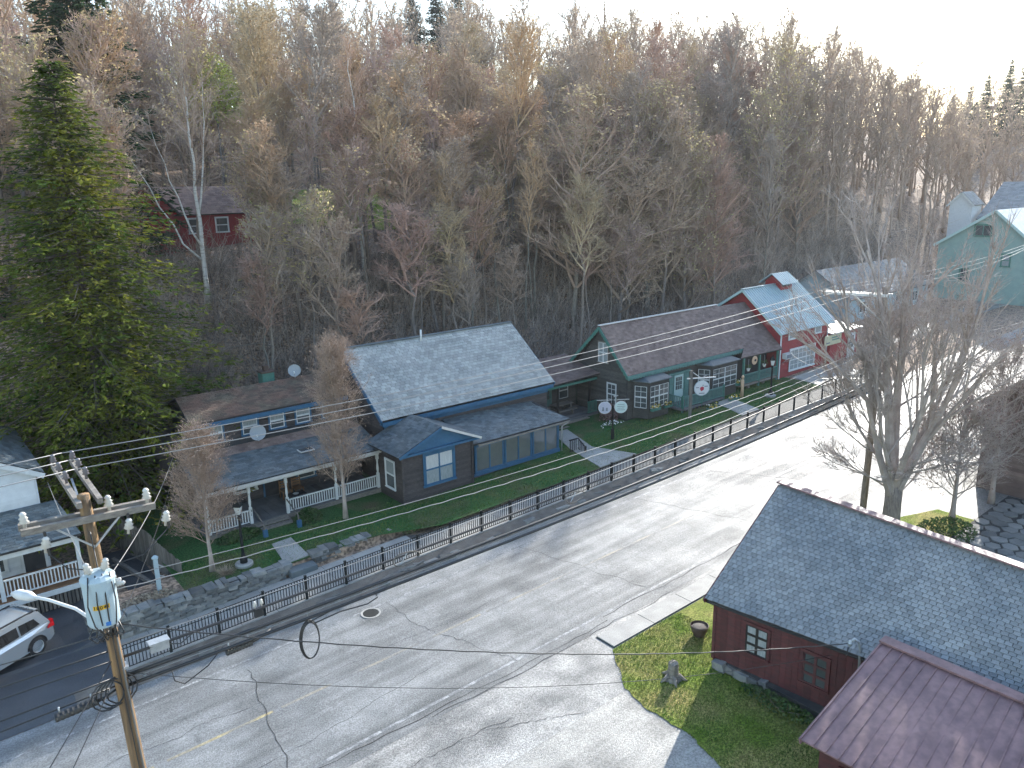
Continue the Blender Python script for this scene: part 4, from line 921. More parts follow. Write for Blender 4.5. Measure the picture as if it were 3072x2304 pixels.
BOX(W, 'notice', M['white'], 3.3, 3.55, 38.06, 38.09, 2.05, 2.35); BOX(W, 'notice', M['white'], 3.5, 3.72, 38.06, 38.09, 1.6, 1.85)
b = gable_house('outbuilding', 'grey roofed white outbuilding behind the white house under the spruce', 'house', -6, 3.6, 50, 56, .8, 4.4, 7.2, 'u', 'white_wall', 'slate_dark', exp=.22, wid=.35)
# weathered board fence
fw = thing('board_fence', 'leaning weathered grey board fence beside the driveway', 'fence', (8, 37, 0))
p0, p1 = Vector((8.35, 34.0, 0)), Vector((7.0, 41.2, -.2)); n = 42
for i in range(n):
    p = p0.lerp(p1, i / n); h = 1.5 + R.uniform(-.05, .05) + (.25 if i > 14 else -.35 + .03 * i); b = MB(); m_ = Matrix.Translation(p + Vector((0, 0, h / 2 - .1))) @ Matrix.Rotation(math.atan2(p1.y - p0.y, p1.x - p0.x), 4, 'Z') @ Matrix.Rotation(R.uniform(-.03, .03), 4, 'Y')
    b.obox(m_, .155, .022, h); b.build('board', M['grey_board'], fw)
BAR(fw, 'rail', M['grey_board'], p0 + Vector((.06, 0, .9)), p1 + Vector((.06, 0, .9)), .05, .09); BAR(fw, 'rail', M['grey_board'], p0 + Vector((.06, 0, .3)), p1 + Vector((.06, 0, .3)), .05, .09)
BAR(None, 'edging_timber', M['old_wood'], (6.6, 38.9, -.15), (7.45, 34.6, -.15), .16, .16, label='long timber edging log between driveway and board fence', cat='timber')
# blue-grey post with brackets
t = thing('sign_post', 'pale blue wooden post with iron brackets on the raised bed', 'post', (7.13, 32.9, .45))
b = MB(); b.box(7.05, 7.21, 32.82, 32.98, .4, 2.0); b.build('shaft', M['xfmr'], t); one(lambda b: b.lathe((7.13, 32.9, 2.0), ((.13, 0), (.14, .06), (.05, .14)), 8), 'cap', M['xfmr'], t)
BAR(t, 'bracket', M['galv'], (7.2, 32.9, 1.7), (7.4, 32.85, 1.55), .04); BAR(t, 'bracket', M['galv'], (7.2, 32.9, 1.2), (7.4, 32.85, 1.1), .04)
t = thing('barrel_planter', 'half barrel planter on the driveway edge behind the pole', 'planter', (5.5, 33.4, -.26))
one(lambda b: b.lathe((5.5, 33.4, -.26), ((.24, 0), (.31, .25), (.30, .46), (.27, .46), (.25, .38)), 16), 'barrel', M['dark_wall'], t); one(lambda b: b.lathe((5.5, 33.4, .12), ((.25, 0), (.1, .05)), 12), 'soil', M['soil'], t)
BAR(None, 'driveway_marker', M['barn_wood'], (5.15, 32.55, -.3), (5.12, 32.55, .6), .05, label='short dark marker stake beside the stone wall end', cat='stake')
# ------------------------------------------------------------------ stone retaining wall
def wall_line(u): return float(np.interp(u, (4.2, 5.2, 9, 12.1, 13.6, 17.8), (32.6, 31.35, 31.25, 31.55, 31.75, 32.0)))
def wall_h(u): return float(np.interp(u, (4.2, 5.2, 9, 12.0, 13.5, 15.5, 17.8), (.9, 1.0, .86, .60, .60, .45, .22)))
rw = thing('retaining_wall', 'dry stone retaining wall stepping down along the sidewalk', 'wall', (10, 31.3, 0))
b = MB(); strip('x', M['mortar'], 4.3, 12.1, lambda u: wall_line(u) + .16, lambda u: wall_line(u) + .20, lambda u, v: grade(u) + wall_h(u) * .96 if v < wall_line(u) + .18 else grade(u) - .2, b=b, du=.5)
b.build('core', M['mortar'], rw)
for seg in ((4.35, 12.1), (13.55, 17.7)):
    z = 0; c = 0
    while z < 1.05:
        h = R.uniform(.10, .16); u = seg[0] + R.uniform(-.2, 0)
        while u < seg[1]:
            w = R.uniform(.22, .58)
            if z + h * .6 < wall_h(u + w / 2):
                topc = z + h * 1.7 > wall_h(u + w / 2)
                stone(rw, (u + w / 2, wall_line(u + w / 2) + .12 + .12 * z + (.1 if topc else 0) + R.uniform(-.03, .03), grade(u) + z + h / 2), w * 1.03, .34 if not topc else .62, h * 1.08, R.uniform(-.06, .06))
            u += w
        z += h; c += 1
BOX(rw, 'step_block', M['slate_dark'], 12.25, 13.5, 31.2, 31.85, -.1, .22)
# ------------------------------------------------------------------ black picket fence
FE = thing('picket_fence', 'long black iron picket fence along the raised sidewalk', 'fence', (30, 29.1, .4))
FV = 29.1
posts = []; u = 4.55
while u < 60: posts.append(u); u += 1.86 if u < 20 else 1.84
q = MB(); q.box(-.0135, .0135, -.0135, .0135, 0, .92); pk = q.mesh('picket', M['iron']); rest = MB(); npk = 0
q = MB(); q.box(-.045, .045, -.045, .045, 0, 1.10); q.box(-.052, .052, -.052, .052, 1.10, 1.13); pp = q.mesh('post', M['iron'])
for i, u in enumerate(posts):
    link_mesh('post', pp, FE, Matrix.Translation((u, FV, grade(u))))
    if i + 1 < len(posts):
        w = posts[i + 1]
        for z in (.10, .88, 1.02): BAR(FE, 'rail', M['iron'], (u, FV, grade(u) + z), (w, FV, grade(w) + z), .022, .026)
        for k in range(1, 15):
            x = u + (w - u) * k / 15
            if npk < 300: link_mesh('picket', pk, FE, Matrix.Translation((x, FV, grade(x) + .10)))
            else: rest.box(x - .0135, x + .0135, FV - .0135, FV + .0135, grade(x) + .10, grade(x) + 1.02)
            npk += 1
rest.build('picket_run', M['iron'], FE, kind='stuff')
# ------------------------------------------------------------------ lamp posts and garden signs
def lamp(u, v, z, h, label):
    t = thing('lamp_post', label, 'lamp post', (u, v, z), 'black lamp posts')
    one(lambda b: b.lathe((u, v, z - .05), ((.40, 0), (.40, .16), (.36, .19)), 18), 'footing', M['concrete'], t)
    one(lambda b: b.lathe((u, v, z + .10), ((.17, 0), (.17, .25), (.10, .34), (.07, .5), (.055, h - 1.0), (.09, h - .95), (.05, h - .85), (.11, h - .78)), 12), 'post', M['iron'], t)
    one(lambda b: b.lathe((u, v, z + .1), ((.11, h - .77), (.20, h - .40)), 4), 'lantern_glass', M['lampglass'], t)
    one(lambda b: b.lathe((u, v, z + .1), ((.25, h - .395), (.17, h - .22), (.05, h - .12), (.02, h)), 4), 'hood', M['iron'], t)
lamp(10.8, 33.0, .42, 3.15, 'black lamp post on a round concrete foot by the porch steps'); lamp(50.6, 32.1, 1.06, 3.05, 'black lamp post on the grass in front of the red barn')
def oval(t, c, rx, rz2, m, rim, name, yaw=0):
    a = Vector((math.cos(yaw), math.sin(yaw), 0)); o = Vector((math.sin(yaw), -math.cos(yaw), 0)); c = Vector(c)
    pts = lambda k: [c + a * rx * k * math.cos(i * math.pi / 14) + Vector((0, 0, 1)) * rz2 * k * math.sin(i * math.pi / 14) for i in range(28)]
    b = MB(); b.prism([p - o * .02 for p in pts(1)], o * .04); brd = b.build(name, rim, t)
    b = MB(); b.prism([p + o * .021 for p in pts(.92)], o * .004); b.build('face', m, brd)
    return a, o, brd
t = thing('sign_post', 'dark post carrying two hanging oval signs on the lawn', 'sign', (35.35, 33.7, .7))
BOX(t, 'post', M['iron'], 35.27, 35.43, 33.62, 33.78, .6, 1.4); TUBE(t, 'pole', M['iron'], [(35.35, 33.7, 1.4), (35.35, 33.7, 3.6)], .045, 8)
yw = rad(-35); ax = Vector((math.cos(yw), math.sin(yw), 0)); c0 = Vector((35.35, 33.7, 3.35))
BAR(t, 'crossarm', M['galv'], c0 - ax * 1.05, c0 + ax * 1.05, .045); BAR(t, 'spotlight', M['galv'], c0 + Vector((0, 0, .2)), c0 + Vector((.35, -.1, .25)), .06)
for s, fm, mk in ((-1, 'sign_lilac', 'ink'), (1, 'sign_green', 'ink')):
    c = c0 + ax * .52 * s - Vector((0, 0, .5)); a, o, brd = oval(t, c, .42, .40, M[fm], M['white'], 'oval_board', yw)
    for k in (-.25, .25): BAR(t, 'hanger', M['galv'], c + a * k + Vector((0, 0, .33)), c + a * k + Vector((0, 0, .49)), .015)
    if s < 0:
        for dx, h in ((-.12, .26), (.12, .22)): b = MB(); q = c + a * dx - Vector((0, 0, .22)) + o * .026; b.prism([q - a * .07, q + a * .07, q + a * .05 + Vector((0, 0, h)), q - a * .04 + Vector((0, 0, h))], o * .003); b.build('emblem', M[mk], brd)
    else:
        for k in range(4): q = c + Vector((0, 0, .18 - .12 * k)) + o * .027; b = MB(); b.bar(q - a * (.22 + .04 * (k % 2)), q + a * (.22 + .04 * (k % 2)), .004, .035, ); b.build('text_line', M[mk], brd)
t = thing('sign_post', 'tall timber post with a round white berry sign hung from its arm', 'sign', (42.1, 32.85, .95))
BOX(t, 'post', M['grey_board'], 42.02, 42.18, 32.77, 32.93, .9, 4.3); yw = rad(-30); ax = Vector((math.cos(yw), math.sin(yw), 0)); c0 = Vector((42.1, 32.85, 3.75))
BAR(t, 'arm', M['white'], c0 - ax * .3, c0 + ax * 1.75, .07); BAR(t, 'brace', M['white'], c0 + Vector((0, 0, .5)), c0 + ax * .7, .05); BAR(t, 'spotlight', M['galv'], c0 + ax * .8, c0 + ax * 1.1 + Vector((0, 0, .2)), .05)
c = c0 + ax * .78 - Vector((0, 0, .72)); a, o, brd = oval(t, c, .56, .54, M['sign_white'], M['xfmr'], 'round_board', yw)
for k in (-.3, .3): BAR(t, 'hanger', M['galv'], c + a * k + Vector((0, 0, .46)), c + a * k + Vector((0, 0, .70)), .015)
b = MB(); b.prism([c + o * .026 + a * x + Vector((0, 0, z)) for x, z in ((-.02, -.22), (.14, -.12), (.15, .05), (.02, .12), (-.13, .04), (-.12, -.12))], o * .003); b.build('berry_emblem', M['berry'], brd)
for dx, z, w in ((.08, .2, .05), (-.32, .05, .1), (.30, .12, .12), (0, -.36, .2)): q = c + o * .028 + a * dx + Vector((0, 0, z)); b = MB(); b.bar(q - a * w, q + a * w, .004, .06); b.build('lettering_stroke', M['ink'], brd)
# ------------------------------------------------------------------ parked car
def car():
    t = thing('parked_car', 'silver SUV parked on the shaded driveway, cut by the left edge', 'car', (.6, 31.9, -.26))
    fx = Vector((-.86, -.51, 0)); ly = Vector((.51, -.86, 0)); rear = Vector((2.75, 33.55, -.26))
    T = lambda x, y, z: rear + fx * x + ly * y + Vector((0, 0, z))
    st = [(0, .74, .55, .62, .80), (.08, .86, .42, .74, .95), (.25, .89, .34, .80, 1.02), (1.0, .90, .30, .90, 1.02), (3.2, .90, .30, .88, 1.0), (3.5, .89, .30, .82, .92), (4.4, .84, .34, .72, .80), (4.6, .7, .45, .6, .66)]
    b = MB(); V = []; F = []
    for x, w, z0, zb, zt in st:
        for y, z in ((-w, z0), (-w, zb), (-w + .07, zt), (w - .07, zt), (w, zb), (w, z0)): V.append(T(x, y, z))
    n = 6
    for i in range(len(st) - 1):
        for j in range(n): F.append((i * n + j, i * n + (j + 1) % n, (i + 1) * n + (j + 1) % n, (i + 1) * n + j))
    F += [tuple(range(n)), tuple(range((len(st) - 1) * n, len(st) * n))]
    b.add(V, F); b.build('body', M['suv'], t)
    # cabin
    cs = [(.12, .80, .98, .80, 1.0), (.45, .80, 1.0, .68, 1.58), (.9, .82, 1.0, .69, 1.66), (2.2, .82, 1.0, .69, 1.66), (2.75, .80, 1.0, .66, 1.56), (3.35, .78, .96, .76, .98)]
    b = MB(); V = []; F = []
    for x, w, z0, w2, z1 in cs:
        for y, z in ((-w, z0), (-w2, z1), (w2, z1), (w, z0)): V.append(T(x, y, z))
    for i in range(len(cs) - 1):
        for j in range(4): F.append((i * 4 + j, i * 4 + (j + 1) % 4, (i + 1) * 4 + (j + 1) % 4, (i + 1) * 4 + j))
    b.add(V, F); b.build('cabin', M['suv'], t)
    for s in (-1, 1):
        f = lambda x, z: T(x, s * (.825 - (z - 1.0) * .215), z)
        b = MB(); b.prism([f(.55, 1.12), f(.72, 1.42), f(1.35, 1.46), f(1.35, 1.08)], ly * s * .012); b.build('side_window', M['car_glass'], t)
        b = MB(); b.prism([f(1.43, 1.08), f(1.43, 1.46), f(2.2, 1.47), f(2.2, 1.06)], ly * s * .012); b.build('side_window', M['car_glass'], t)
        b = MB(); b.prism([f(2.28, 1.06), f(2.28, 1.46), f(2.6, 1.44), f(3.0, 1.06)], ly * s * .012); b.build('side_window', M['car_glass'], t)
        b = MB(); b.bar(T(.6, s * .62, 1.66), T(2.3, s * .62, 1.70), .05, .05); b.build('roof_rail', M['black'], t)
        b = MB(); b.prism([T(-.03, s * .58, .80), T(-.03, s * .80, .80), T(-.0, s * .82, 1.05), T(-.0, s * .66, 1.05)], fx * .14); b.build('taillight', M['taillight'], t)
        b = MB(); b.prism([T(.03, s * .865, .80), T(.36, s * .905, .84), T(.30, s * .90, .95), T(.06, s * .84, 1.02)], ly * s * .02); b.build('taillight', M['taillight'], t)
        for x in (.85, 3.55):
            c = T(x, s * .83, .36); wb = MB(); V = []; F = []
            for k, (r_, o_) in enumerate(((.36, -.12), (.36, .08), (.24, .09), (.22, .05), (.0, .05))):
                for j in range(18): a = j * math.pi / 9; V.append(c + fx * r_ * math.cos(a) + Vector((0, 0, r_ * math.sin(a))) + ly * s * o_)
            for k in range(4):
                for j in range(18): F.append((k * 18 + j, k * 18 + (j + 1) % 18, (k + 1) * 18 + (j + 1) % 18, (k + 1) * 18 + j))
            wb.add(V[:54], [q for q in F if max(q) < 54]); wh = wb.build('wheel', M['tyre'], t)
            wb = MB(); wb.add([p + ly * s * .002 for p in V[36:]], [tuple(i - 36 for i in q) for q in F if min(q) >= 36]); wb.build('rim', M['galv'], wh)
            b = MB(); V = []
            ar = [c + ly * s * .075 + fx * .43 * math.cos(a * math.pi / 10) + Vector((0, 0, .43 * math.sin(a * math.pi / 10))) for a in range(11)]
            ar2 = [c + ly * s * .075 + fx * .36 * math.cos(a * math.pi / 10) + Vector((0, 0, .36 * math.sin(a * math.pi / 10))) for a in range(11)]
            b.add(ar + ar2, [(i, i + 1, 12 + i, 11 + i) for i in range(10)]); b.build('wheel_arch', M['black'], t)
    b = MB(); b.prism([T(.15, -.62, 1.06), T(.15, .62, 1.06), T(.40, .58, 1.48), T(.40, -.58, 1.48)], -fx * .015); b.build('rear_window', M['car_glass'], t)
    b = MB(); b.prism([T(-.03, -.76, .42), T(-.03, .76, .42), T(-.03, .76, .62), T(-.03, -.76, .62)], fx * .1); b.build('bumper', M['black'], t)
    b = MB(); b.prism([T(.38, -.60, 1.62), T(.38, .60, 1.62), T(.52, .62, 1.66), T(.52, -.62, 1.66)], Vector((0, 0, .03))); b.build('spoiler', M['suv'], t)
car()
# ------------------------------------------------------------------ utility poles
def insulator(t, p, m='porcelain', s=1.0, up=(0, 0, 1), name='insulator'):
    b = MB(); b.lathe((0, 0, 0), ((.03 * s, -.10 * s), (.03 * s, 0), (.085 * s, .02 * s), (.05 * s, .07 * s), (.075 * s, .09 * s), (.04 * s, .13 * s), (.06 * s, .16 * s), (.03 * s, .20 * s)), 10)
    q = Vector((0, 0, 1)).rotation_difference(Vector(up)).to_matrix(); b.v = [tuple(q @ Vector(v_) + Vector(p)) for v_ in b.v]
    return b.build(name, M[m], t, smooth=True)
P1 = thing('utility_pole', 'leaning weathered utility pole with transformer in the left foreground', 'utility pole', (2.9, 16.95, road_z(2.9)))
pa, pb = Vector((2.90, 16.95, -.8)), Vector((2.53, 17.0, 11.05))
TUBE(P1, 'shaft', M['pole'], [pa.lerp(pb, k / 8) for k in range(9)], [.17 - .055 * k / 8 for k in range(9)], 14)
for x in (2.40, 2.78):
    b = MB(); b.bar((x, 16.75, 10.92), (x + .02, 19.55, 11.0), .10, .12); b.build('alley_arm', M['old_wood'], P1)
    for y in (19.35, 18.68, 17.97): insulator(P1, (x + .01, y, 11.13), 'porcelain_brown', .9)
BAR(P1, 'brace', M['galv'], (2.6, 17.1, 10.0), (2.6, 18.6, 10.9), .04)
b = MB(); b.bar((1.36, 16.85, 10.62), (3.80, 16.85, 10.50), .10, .13); b.build('crossarm', M['old_wood'], P1); b = MB(); b.bar((1.36, 17.16, 10.62), (3.80, 17.16, 10.50), .10, .13); b.build('crossarm', M['old_wood'], P1)
for x in (1.95, 3.15): BAR(P1, 'arm_brace', M['galv'], (2.57, 16.84, 9.95), (x, 16.84, 10.52), .035)
for x, z in ((1.45, 10.68), (2.95, 10.62), (3.68, 10.58)):
    insulator(P1, (x, 16.95, z + .08), 'porcelain', 1.15, name='arrester')
    b = MB(); b.tube([(x + .28, 16.72, z - .1), (x + .30, 16.70, z - .6)], [.03, .03], 6); b.build('cutout_fuse', M['cable'], P1); insulator(P1, (x + .26, 16.72, z - .42), 'porcelain', 1.15, (.1, -.2, 1), 'cutout')
tx = Vector((2.47, 16.52, 8.42))
one(lambda b: b.lathe(tx, ((.28, 0), (.31, .05), (.31, .95), (.33, .96), (.33, 1.02), (.26, 1.10), (.10, 1.16)), 20), 'transformer', M['xfmr'], P1, smooth=False)
for dx, dy in ((-.14, -.05), (.14, -.05)): insulator(P1, tx + Vector((dx, dy, 1.18)), 'porcelain', 1.1, (dx, dy, .6), 'bushing')
for k in range(3): insulator(P1, tx + Vector((.30 - .04 * k, -.15 + .14 * k, .82)), 'porcelain', .8, (1, -.5 + .5 * k, .1), 'bushing')
camd = (Vector((0, 0, 17)) - tx); camd.z = 0; camd.normalize(); sd = Vector((0, 0, 1)).cross(camd)
b = MB(); q = tx + camd * .312 + Vector((0, 0, .47)); V = []
for i in range(6):
    a = -.55 + 1.0 * i / 5; dr = camd * math.cos(a) + sd * math.sin(a)
    V += [tx + dr * .314 + Vector((0, 0, .43)), tx + dr * .314 + Vector((0, 0, .53))]
b.add(V, [(2 * i, 2 * i + 2, 2 * i + 3, 2 * i + 1) for i in range(5)]); b.build('number_strip', M['yellow_tag'], P1)
for i, ch_ in enumerate('10041'):
    a = -.45 + .80 * i / 4; dr = camd * math.cos(a) + sd * math.sin(a); text_mesh(ch_, .10, M['black'], P1, face_mtx(tx + dr * .318 + Vector((0, 0, .48)), sd * math.cos(a) - camd * math.sin(a), (0, 0, 1), dr), 'digit')
a = .2; dr = camd * math.cos(a) + sd * math.sin(a); b = MB(); b.obox(face_mtx(tx + dr * .315 + Vector((0, 0, .10)), sd, (0, 0, 1), dr), .09, .08, .01); b.build('blue_tag', M['blue_tag'], P1)
TUBE(P1, 'riser_conduit', M['grey_board'], [Vector((2.68, 16.80, 8.1)), Vector((2.97, 16.76, -.4))], .022, 6); TUBE(P1, 'ground_wire', M['cable'], [Vector((2.52, 16.82, 10.3)), Vector((2.62, 16.8, 7.5)), Vector((2.80, 16.78, 2))], .012, 5)
for k in range(4): TUBE(P1, 'jumper', M['cable'], [tx + Vector((-.2 + .13 * k, -.2, 1.15)), tx + Vector((-.30 + .17 * k, -.34, .6)), tx + Vector((-.22 + .13 * k, -.30, .1)), Vector((2.55 + .03 * k, 16.8, 7.9))], .014, 5)
for k in range(6): TUBE(P1, 'secondary_loop', M['cable'], [Vector((2.35 + .08 * k, 16.9, 8.3)), Vector((2.15 + .14 * k, 16.55 + .05 * k, 8.15 - .05 * k)), Vector((2.3 + .1 * k, 16.7, 7.9)), Vector((2.6, 16.85, 8.05))], .016, 5)
TUBE(P1, 'jumper', M['cable'], [(1.75, 16.72, 10.1), (2.0, 16.6, 9.75), (2.33, 16.5, 9.65)], .012, 5); TUBE(P1, 'jumper', M['cable'], [(3.97, 16.7, 10.0), (3.4, 16.6, 9.6), (2.75, 16.5, 9.6)], .012, 5)
# cobra-head street light on the pole
SLt = thing('street_light', 'white curved street light arm reaching left from the utility pole', 'street light', (2.6, 17.0, 7.9))
TUBE(SLt, 'arm', M['white'], [(2.62, 17.02, 7.75), (2.45, 17.3, 8.05), (2.15, 17.75, 8.3), (1.75, 18.3, 8.42), (1.5, 18.7, 8.42)], .035, 8)
b = MB(); b.tube([(1.55, 18.62, 8.40), (1.45, 18.78, 8.42), (1.3, 19.0, 8.42), (1.18, 19.2, 8.40)], [.05, .11, .12, .04], 10); b.build('lamp_head', M['white'], SLt, smooth=True)
# comm gear on the pole
for k in range(4):
    b = MB(); c = Vector((2.35 + .1 * k, 16.85, 6.55)); b.tube([c + Vector((.32 * math.cos(a * .5236), .03 * k, .34 * math.sin(a * .5236))) for a in range(13)], .018, 5); b.build('cable_coil', M['cable'], P1, smooth=True)
BOX(P1, 'cable_bracket', M['galv'], 2.62, 2.84, 16.86, 17.12, 7.0, 7.05); BOX(P1, 'cable_bracket', M['galv'], 2.56, 2.78, 16.86, 17.1, 8.05, 8.09)
P2 = thing('utility_pole', 'utility pole standing beside the big bare maple, its arm towards the houses', 'utility pole', (36.3, 17.45, road_z(36)))
TUBE(P2, 'shaft', M['bark'], [(36.3, 17.45, -.3), (36.4, 17.45, 6), (36.5, 17.5, 11.9)], [.17, .145, .115], 12)
for x in (36.25, 36.72): b = MB(); b.bar((x - .1, 17.2, 11.55), (x - 1.2, 19.9, 11.58), .10, .12); b.build('alley_arm', M['white'], P2)
BAR(P2, 'brace', M['galv'], (36.4, 17.5, 10.3), (35.9, 18.7, 11.5), .05); BAR(P2, 'cable_bracket', M['galv'], (36.3, 17.45, 7.55), (34.2, 19.1, 7.6), .05)
PI2 = [(35.25, 19.3, 11.72), (35.5, 18.6, 11.72), (35.9, 17.65, 11.72)]
for p in PI2: insulator(P2, p, 'porcelain', 1.0)
PI1 = [(2.6, 19.35, 11.3), (2.6, 18.68, 11.3), (2.6, 17.97, 11.3)]
# ------------------------------------------------------------------ wires
def sag(a, b_, s, n=22, wig=0):
    a = Vector(a); b_ = Vector(b_); out = []
    for i in range(n + 1):
        t = i / n; p = a.lerp(b_, t); p.z -= s * 4 * t * (1 - t)
        if wig: p.z += wig * math.sin(i * 2.1); p.y += wig * math.cos(i * 2.1)
        out.append(p)
    return out
def wire(a, b_, s, r_, m, label, wig=0, n=22, name='overhead_wire', group='overhead lines', cat='wire'):
    b = MB(); b.tube(sag(a, b_, s, n, wig), r_, 5); o = b.build(name, M[m], None, label, cat, group, loc=Vector(a), smooth=True); return o
nm = ('houses side', 'middle', 'road side')
for i in range(3):
    wire(PI1[i], Vector(PI2[i]) + Vector((0, 0, .2)), .45, .012, 'wire', 'bright primary wire between the poles, the %s one of three' % nm[i])
    wire(PI1[i], (-28, PI1[i][1] + .3, 11.5), .3, .012, 'wire', 'primary wire leaving the near pole to the left edge, %s' % nm[i])
    wire(Vector(PI2[i]) + Vector((0, 0, .2)), (78, 24.2 + .6 * i, 11.6 - .5 * i), .5, .012, 'wire', 'primary wire running on past the far pole, %s' % nm[i])
wire((2.66, 17.05, 9.05), (35.9, 17.6, 9.2), .62, .009, 'wire', 'upper of the two pale wires sagging across the gardens'); wire((2.66, 16.95, 8.85), (36.0, 17.5, 9.0), .62, .012, 'wire', 'lower twisted pale wire sagging across the gardens', wig=.012, n=90)
wire((2.72, 17.15, 7.45), (34.4, 18.9, 7.75), .35, .012, 'wire', 'thin strand above the black telephone cables'); wire((2.72, 17.1, 7.18), (34.6, 18.7, 7.6), .35, .036, 'cable', 'uppermost black telephone cable over the verge')
wire((2.75, 17.05, 6.75), (35.9, 17.7, 7.25), .30, .052, 'cable', 'thick black telephone cable, the upper of the lashed pair'); wire((2.75, 16.98, 6.55), (36.1, 17.6, 7.05), .30, .046, 'cable', 'thick black telephone cable, the lower of the lashed pair'); wire((2.75, 17.02, 6.66), (36.0, 17.65, 7.16), .30, .012, 'wire', 'bright steel strand carrying the lashed telephone cables')
for k, (z, dv) in enumerate(((7.2, .25), (6.8, .0), (6.6, -.1), (7.45, .3))): wire((2.72, 17.05, z), (-26, 17.5 + dv * 6, z + .5), .35, .02 if k else .015, 'cable', ('upper black cable left of the pole', 'thick black cable left of the pole', 'lowest black cable left of the pole', 'thin upper cable left of the pole')[k])
wire((2.7, 16.95, 8.1), (21.35, 10.2, 3.1), .55, .016, 'cable', 'twisted service wire crossing the road to the barn mast', wig=.008, n=60); wire((2.75, 16.95, 6.9), (21.5, 10.85, 2.3), .75, .008, 'cable', 'thin lower drop wire crossing the road to the barn wall')
wire((2.6, 17.1, 8.9), (10.1, 39.8, 3.9), .35, .012, 'wire', 'service wire from the near pole to the dark house, left strand'); wire((2.62, 17.12, 7.6), (10.2, 39.7, 3.6), .35, .010, 'cable', 'drop wire from the near pole to the dark house, right strand'); wire((2.6, 17.1, 8.6), (4.4, 38.1, 4.6), .3, .012, 'wire', 'service wire from the near pole to the white house')
wire((2.6, 17.0, 7.3), (-8, 6, 3.2), .4, .012, 'cable', 'black drop wire falling to the lower left corner, upper'); wire((2.6, 17.0, 6.9), (-7, 5, 2.6), .4, .012, 'cable', 'black drop wire falling to the lower left corner, lower'); wire((2.55, 17.0, 7.9), (-9, 30, 2.5), .3, .014, 'cable', 'pair of black drops crossing in front of the parked car')
wire((34.5, 17.6, 8.2), (56.0, 34.2, 3.4), .5, .009, 'wire', 'thin service wire from the far pole to the red barn'); wire((36.3, 17.5, 8.6), (70, 15, 9.4), .4, .016, 'cable', 'cable running on past the far pole to the right')
# splice cases, coil, box hanging on the cables
def splice(p, d, L, label):
    t = thing('splice_case', label, 'splice case', p); p = Vector(p); d = Vector(d).normalized(); b = MB(); n = 18; pts = []; rs = []
    for i in range(n): pts.append(p + d * L * (i / (n - 1) - .5)); rs.append(.10 if i % 2 else .085)
    b.tube(pts, rs, 10); b.build('case', M['cable'], t); 
    for s in (-.38, .38): TUBE(t, 'clamp', M['galv'], [p + d * L * s + Vector((0, 0, .08)), p + d * L * s + Vector((0, 0, .22))], .02, 6)
    TUBE(t, 'tail', M['cable'], [p + d * L * .5, p + d * (L * .5 + .15), p + d * (L * .5 + .5) + Vector((0, 0, .12))], [.05, .03, .02], 6)
splice((5.25, 17.1, 6.38), (1, .02, .03), .62, 'ribbed black splice case hanging over the road right of the pole'); splice((1.75, 16.95, 6.45), (1, .03, .03), .80, 'ribbed black splice case hanging left of the pole')
t = thing('cable_coil', 'looped coil of black slack cable hanging above the road', 'cable coil', (7.05, 17.1, 5.9))
for k in range(3): b = MB(); b.tube([(7.03 + (.235 + .015 * k) * math.cos(a * .2618), 17.08 + .03 * k, 5.83 + (.50 + .02 * k) * math.sin(a * .2618)) for a in range(25)], .017, 6); b.build('turn', M['cable'], t, smooth=True)
TUBE(t, 'lead', M['cable'], [(7.03, 17.1, 6.33), (7.6, 17.1, 6.42), (8.5, 17.1, 6.5), (8.95, 17.1, 6.42), (9.0, 17.1, 6.3), (8.7, 17.1, 6.22), (7.9, 17.1, 6.3), (7.2, 17.1, 6.25)], .018, 6); TUBE(t, 'tie', M['wire'], [(7.03, 17.1, 6.3), (7.0, 17.1, 6.62)], .008, 4)
t = thing('amplifier_box', 'pale grey equipment box hung on the cables beside the pole', 'equipment box', (3.55, 17.2, 7.1)); BOX(t, 'case', M['galv'], 3.35, 3.75, 17.1, 17.3, 7.0, 7.2); BOX(t, 'lid', M['galv'], 3.33, 3.77, 17.08, 17.32, 7.2, 7.23); TUBE(t, 'cable_tail', M['cable'], [(3.75, 17.2, 7.05), (4.0, 17.2, 6.95), (4.3, 17.2, 7.1)], .014, 5)
for (x, z, lb) in ((16.4, 7.08, 'snowshoe shaped loop of pale cable far along the strand'), (10.0, 7.03, 'snowshoe shaped loop of pale cable nearer along the strand')):
    t = thing('cable_loop', lb, 'cable loop', (x, 17.35, z)); b = MB(); b.tube([(x + .42 * math.cos(a * .314) * (1 + .25 * math.cos(a * .314)), 17.35 + .05 * math.sin(a * .314), z - .05 + .16 * math.sin(a * .314)) for a in range(21)], .018, 5); b.build('loop', M['grey_board'], t, smooth=True); BAR(t, 'spreader', M['galv'], (x - .1, 17.35, z - .17), (x + .12, 17.35, z + .1), .02)
t = thing('strand_clamp', 'small black clamp hanging from the thin strand above the verge', 'clamp', (5.9, 17.3, 7.2)); BOX(t, 'body', M['cable'], 5.75, 5.95, 17.2, 17.3, 6.9, 7.12); insulator(t, (5.78, 17.25, 7.2), 'porcelain', .6); insulator(t, (5.95, 17.25, 7.2), 'porcelain', .6)
TUBE(None, 'slack_cable', M['cable'], [(4.9, 17.1, 6.55), (4.5, 17.1, 6.2), (3.95, 17.1, 5.98), (3.75, 17.1, 6.15), (3.72, 17.1, 6.42)], .014, 6, label='loose loop of black cable hanging right of the pole', cat='cable')

